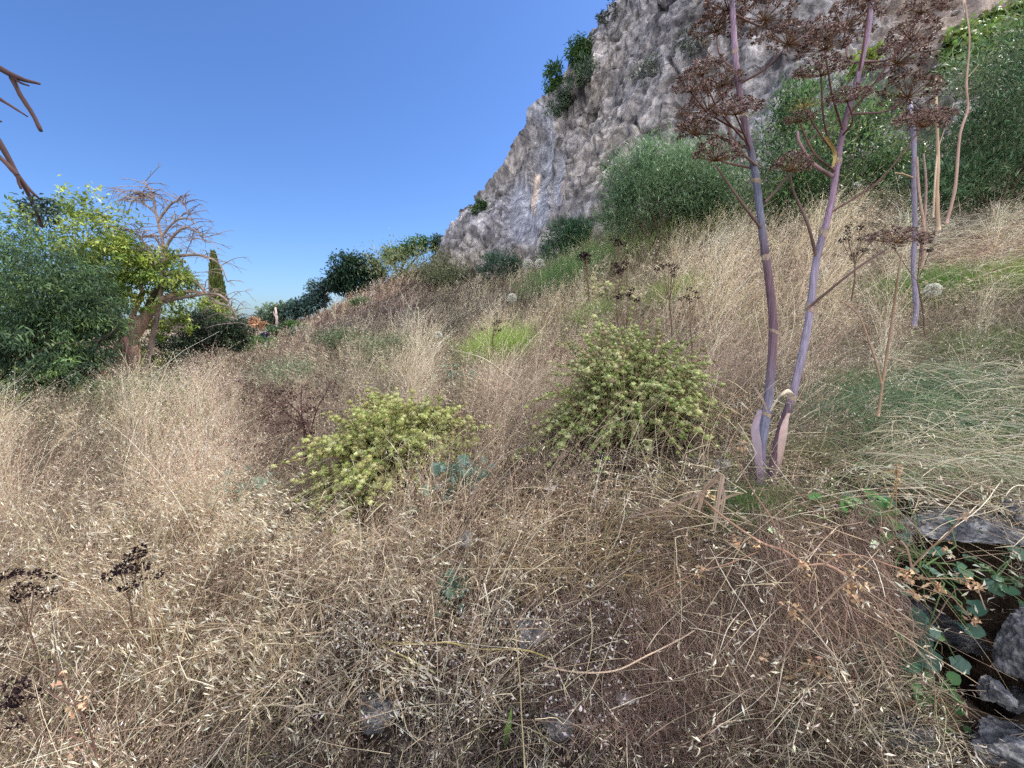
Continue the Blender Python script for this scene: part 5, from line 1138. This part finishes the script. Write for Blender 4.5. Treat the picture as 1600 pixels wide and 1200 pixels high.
for k, (pts, lb) in enumerate((([(240, 1060), (238, 1010), (230, 950), (222, 880)], "tall bare pale stem with a bent leaf in the near grass"), ([(385, 1200), (392, 1120), (396, 1050), (400, 990)], "upright greenish-yellow stem at the bottom edge"),
                              ([(820, 1200), (815, 1120), (812, 1060), (805, 985)], "thin upright stem rising beside the broad green leaf"), ([(922, 950), (925, 1000), (915, 1060)], "fine yellowish stem standing in the brown thatch"), ([(15, 660), (16, 640), (14, 615)], "pale upright stem at the field's far corner"))):
    Y0 = PXg(*pts[0])[1] * (.9 if k != 4 else 1)
    m_ = MB(); P = smooth_poly([PX(u, v, Y0 - .03 * i_) for i_, (u, v) in enumerate(pts)], 14); m_.tube(P, np.linspace(.002, .0012, 14), lin(196, 182, 144), 5)
    tag(m_.build("grass_stem", M_DULL, None, True, P[0]), lb, "dry stalk", "single stems standing out of the grass")

# white seed balls on stalks
for k, (u, v, r, gv, lb) in enumerate(((825, 412, 7, 470, "white round seed ball, the one nearer the cliff's stained panels"), (843, 412, 7, 470, "white round seed ball paired with its neighbour, on the fennel side"), (685, 523, 5.5, 560, "small white seed ball alone on the mid slope"),
        (1458, 453, 10, 500, "big white seed ball glowing against green leaves in bent straw"), (800, 466, 7, 500, "fuzzy grey seed ball below the paired white ones"), (1338, 290, 5, 340, "tiny white seed ball against the dark feathery thicket"))):
    g0 = ground(u + 4, gv); Y0 = g0[1]; c = PX(u, v, Y0); t = thing("seed_ball", lb, "seed head", g0, "round white seed heads on stalks")
    R = r / FPX * Y0; n = 420; d = rdir(n); mb = MB(); mb.ribbons(np.stack([c + d * R * .1, c + d * R * .95], 1), np.full((n, 1), R * .05), rdir(n), lin(206, 206, 188))
    mb.leaves(c + d * R * .75, d + rdir(n) * .6, rdir(n), R * .35, R * .22, vary(lin(232, 232, 220), n, .08), .3); mb.build("seed_head", M_DULL, t)
    mb = MB(); mb.tube(smooth_poly([g0, (g0 + c) / 2 + [.02, 0, 0], c], 8), max(.004, Y0 * .0009), lin(190, 184, 140), 5); mb.build("stem", M_DULL, t)

# weeds with small black seed clusters
def black_weed(label, base, top, Y, rays, sx, sy, bsz, col=lin(44, 32, 36), stemc=lin(110, 92, 78), group="weeds carrying black seed clusters"):
    g0 = PX(base[0], base[1], Y); t = thing("black_seeded_weed", label, "plant", g0, group); c = PX(top[0], top[1], Y)
    m_ = MB(); fork = g0 + (c - g0) * .6; m_.tube(smooth_poly([g0, (g0 + fork) / 2 + [.01, 0, 0], fork], 8), np.linspace(.004, .003, 8) * max(1, Y / 2), stemc, 5); k = Y / FPX
    for i in range(rays):
        e = c + np.array([random.uniform(-1, 1) * sx * k, random.uniform(-1, 1) * (sx * k * .8), random.uniform(-1, 1) * sy * k])
        m_.tube(smooth_poly([fork, fork * .4 + e * .6 + [0, 0, -.01], e], 6), max(.0012, Y * .0007), stemc, 3)
        sb = MB(); n = 20; d = rdir(n); sb.leaves(e + d * [1, 1, .4] * bsz * .35, d, rdir(n), bsz * .42, bsz * .26, vary(col, n, .3), .4); sb.build("seed_cluster", M_DULL, t)
    m_.build("stem", M_DULL, t); return t
black_weed("weed with flat black seed clusters over tan grass, upper of the near pair", (205, 1010), (200, 888), 1.35, 13, 40, 26, .036)
black_weed("weed with black seed clusters touching the picture's edge", (60, 1060), (35, 925), 1.25, 11, 48, 40, .036)
black_weed("low weed with black seed clusters beside the dead thistle stem", (60, 1180), (38, 1085), 1.0, 10, 42, 40, .03)
black_weed("black-seeded weed at the upper end of the yellowish scrub", (920, 470), (915, 402), 6.5, 7, 12, 6, .1)
black_weed("black-seeded weed standing above the taller whorled shrub's crown", (965, 560), (962, 418), 3.3, 7, 15, 8, .045)
black_weed("round black-dotted weed head among the taller shrub's top whorls", (975, 600), (980, 465), 2.5, 9, 15, 14, .03)
black_weed("black-seeded weed above pinkish grass beyond the taller shrub", (1050, 540), (1043, 425), 4, 9, 16, 10, .045)
black_weed("black-seeded weed on the slope just under the cliff bushes", (965, 440), (968, 378), 8.5, 6, 12, 4, .1)
black_weed("dotted black weed behind the shrub's outer edge by the dry grass", (1080, 580), (1078, 462), 3, 6, 18, 10, .035)
black_weed("black-seeded weed between the giant fennel's stems and dried stem", (1330, 470), (1340, 375), 3.4, 9, 24, 24, .045)
black_weed("few black seed clusters beside the big white seed ball", (1445, 520), (1425, 385), 2.9, 7, 26, 12, .03)
black_weed("little black-dotted weed over the lime-green tuft", (770, 560), (768, 508), 5.2, 6, 14, 9, .05)
black_weed("tiny black clusters on thin stalks in the fennel thatch", (1100, 900), (1098, 850), 1.1, 7, 26, 24, .013)
black_weed("black crumbly seed clusters in the litter near white oat husks", (1250, 1130), (1270, 1110), .9, 7, 26, 20, .014)
# dark twiggy dead shrub
g0 = ground(470, 735); t = thing("dead_shrub", "dark twiggy dead shrub with tiny dark leaves beside the squat yellow-green one", "shrub", g0); Yd = g0[1]
m_ = MB(); lf = MB(); dkc = lin(84, 64, 62)
for pts in ([(485, 700), (478, 640), (482, 600)], [(480, 730), (450, 695), (410, 660), (395, 640)], [(478, 735), (440, 705), (400, 690)], [(483, 680), (450, 640), (420, 610), (400, 600)], [(480, 675), (450, 665), (420, 670), (380, 668)], [(478, 740), (430, 720), (405, 715)], [(482, 660), (465, 620), (455, 600)], [(488, 650), (500, 620), (505, 600)]):
    P = smooth_poly([g0] + [PX(u, v, Yd - .02) for u, v in pts], 14); P[:, 1] += np.linspace(0, 1, 14) * U(-.25, .25)
    m_.tube(P, np.linspace(.006, .002, 14), dkc, 5)
    for k in range(4, 14):
        for _ in range(3):
            e = P[k] + rdir(1)[0] * U(.04, .13); m_.tube(np.array([P[k], (P[k] + e) / 2 + rng.normal(size=3) * .008, e]), .0014, dkc, 3)
            n = 7; lf.leaves(e + rng.normal(size=(n, 3)) * .015, rdir(n), rdir(n), U(.012, .026, n), U(.008, .015, n), vary(lin(92, 68, 64), n, .3), .3)
m_.build("stem", M_DULL, t, True); lf.build("foliage", M_DULL, t)
# little pale flowers among the mallows
for u, v, lb in ((1366, 851, "small white flower beside the bright green herb"), (1208, 829, "small cream blossom cluster on the dried branch"), (1483, 866, "tiny pale flower among mallows under the slab"), (1218, 842, "lower cream blossom of the dried branch pair")):
    c = PX(u, v, 1.0); n = 16; mb = MB(); d = rdir(n); mb.leaves(c + d * .003, d, rdir(n), .011, .007, vary(lin(222, 226, 196), n, .08), .4)
    tag(mb.build("flower", M_LEAF, None, False, c), lb, "flower", "pale little flowers on the bank")
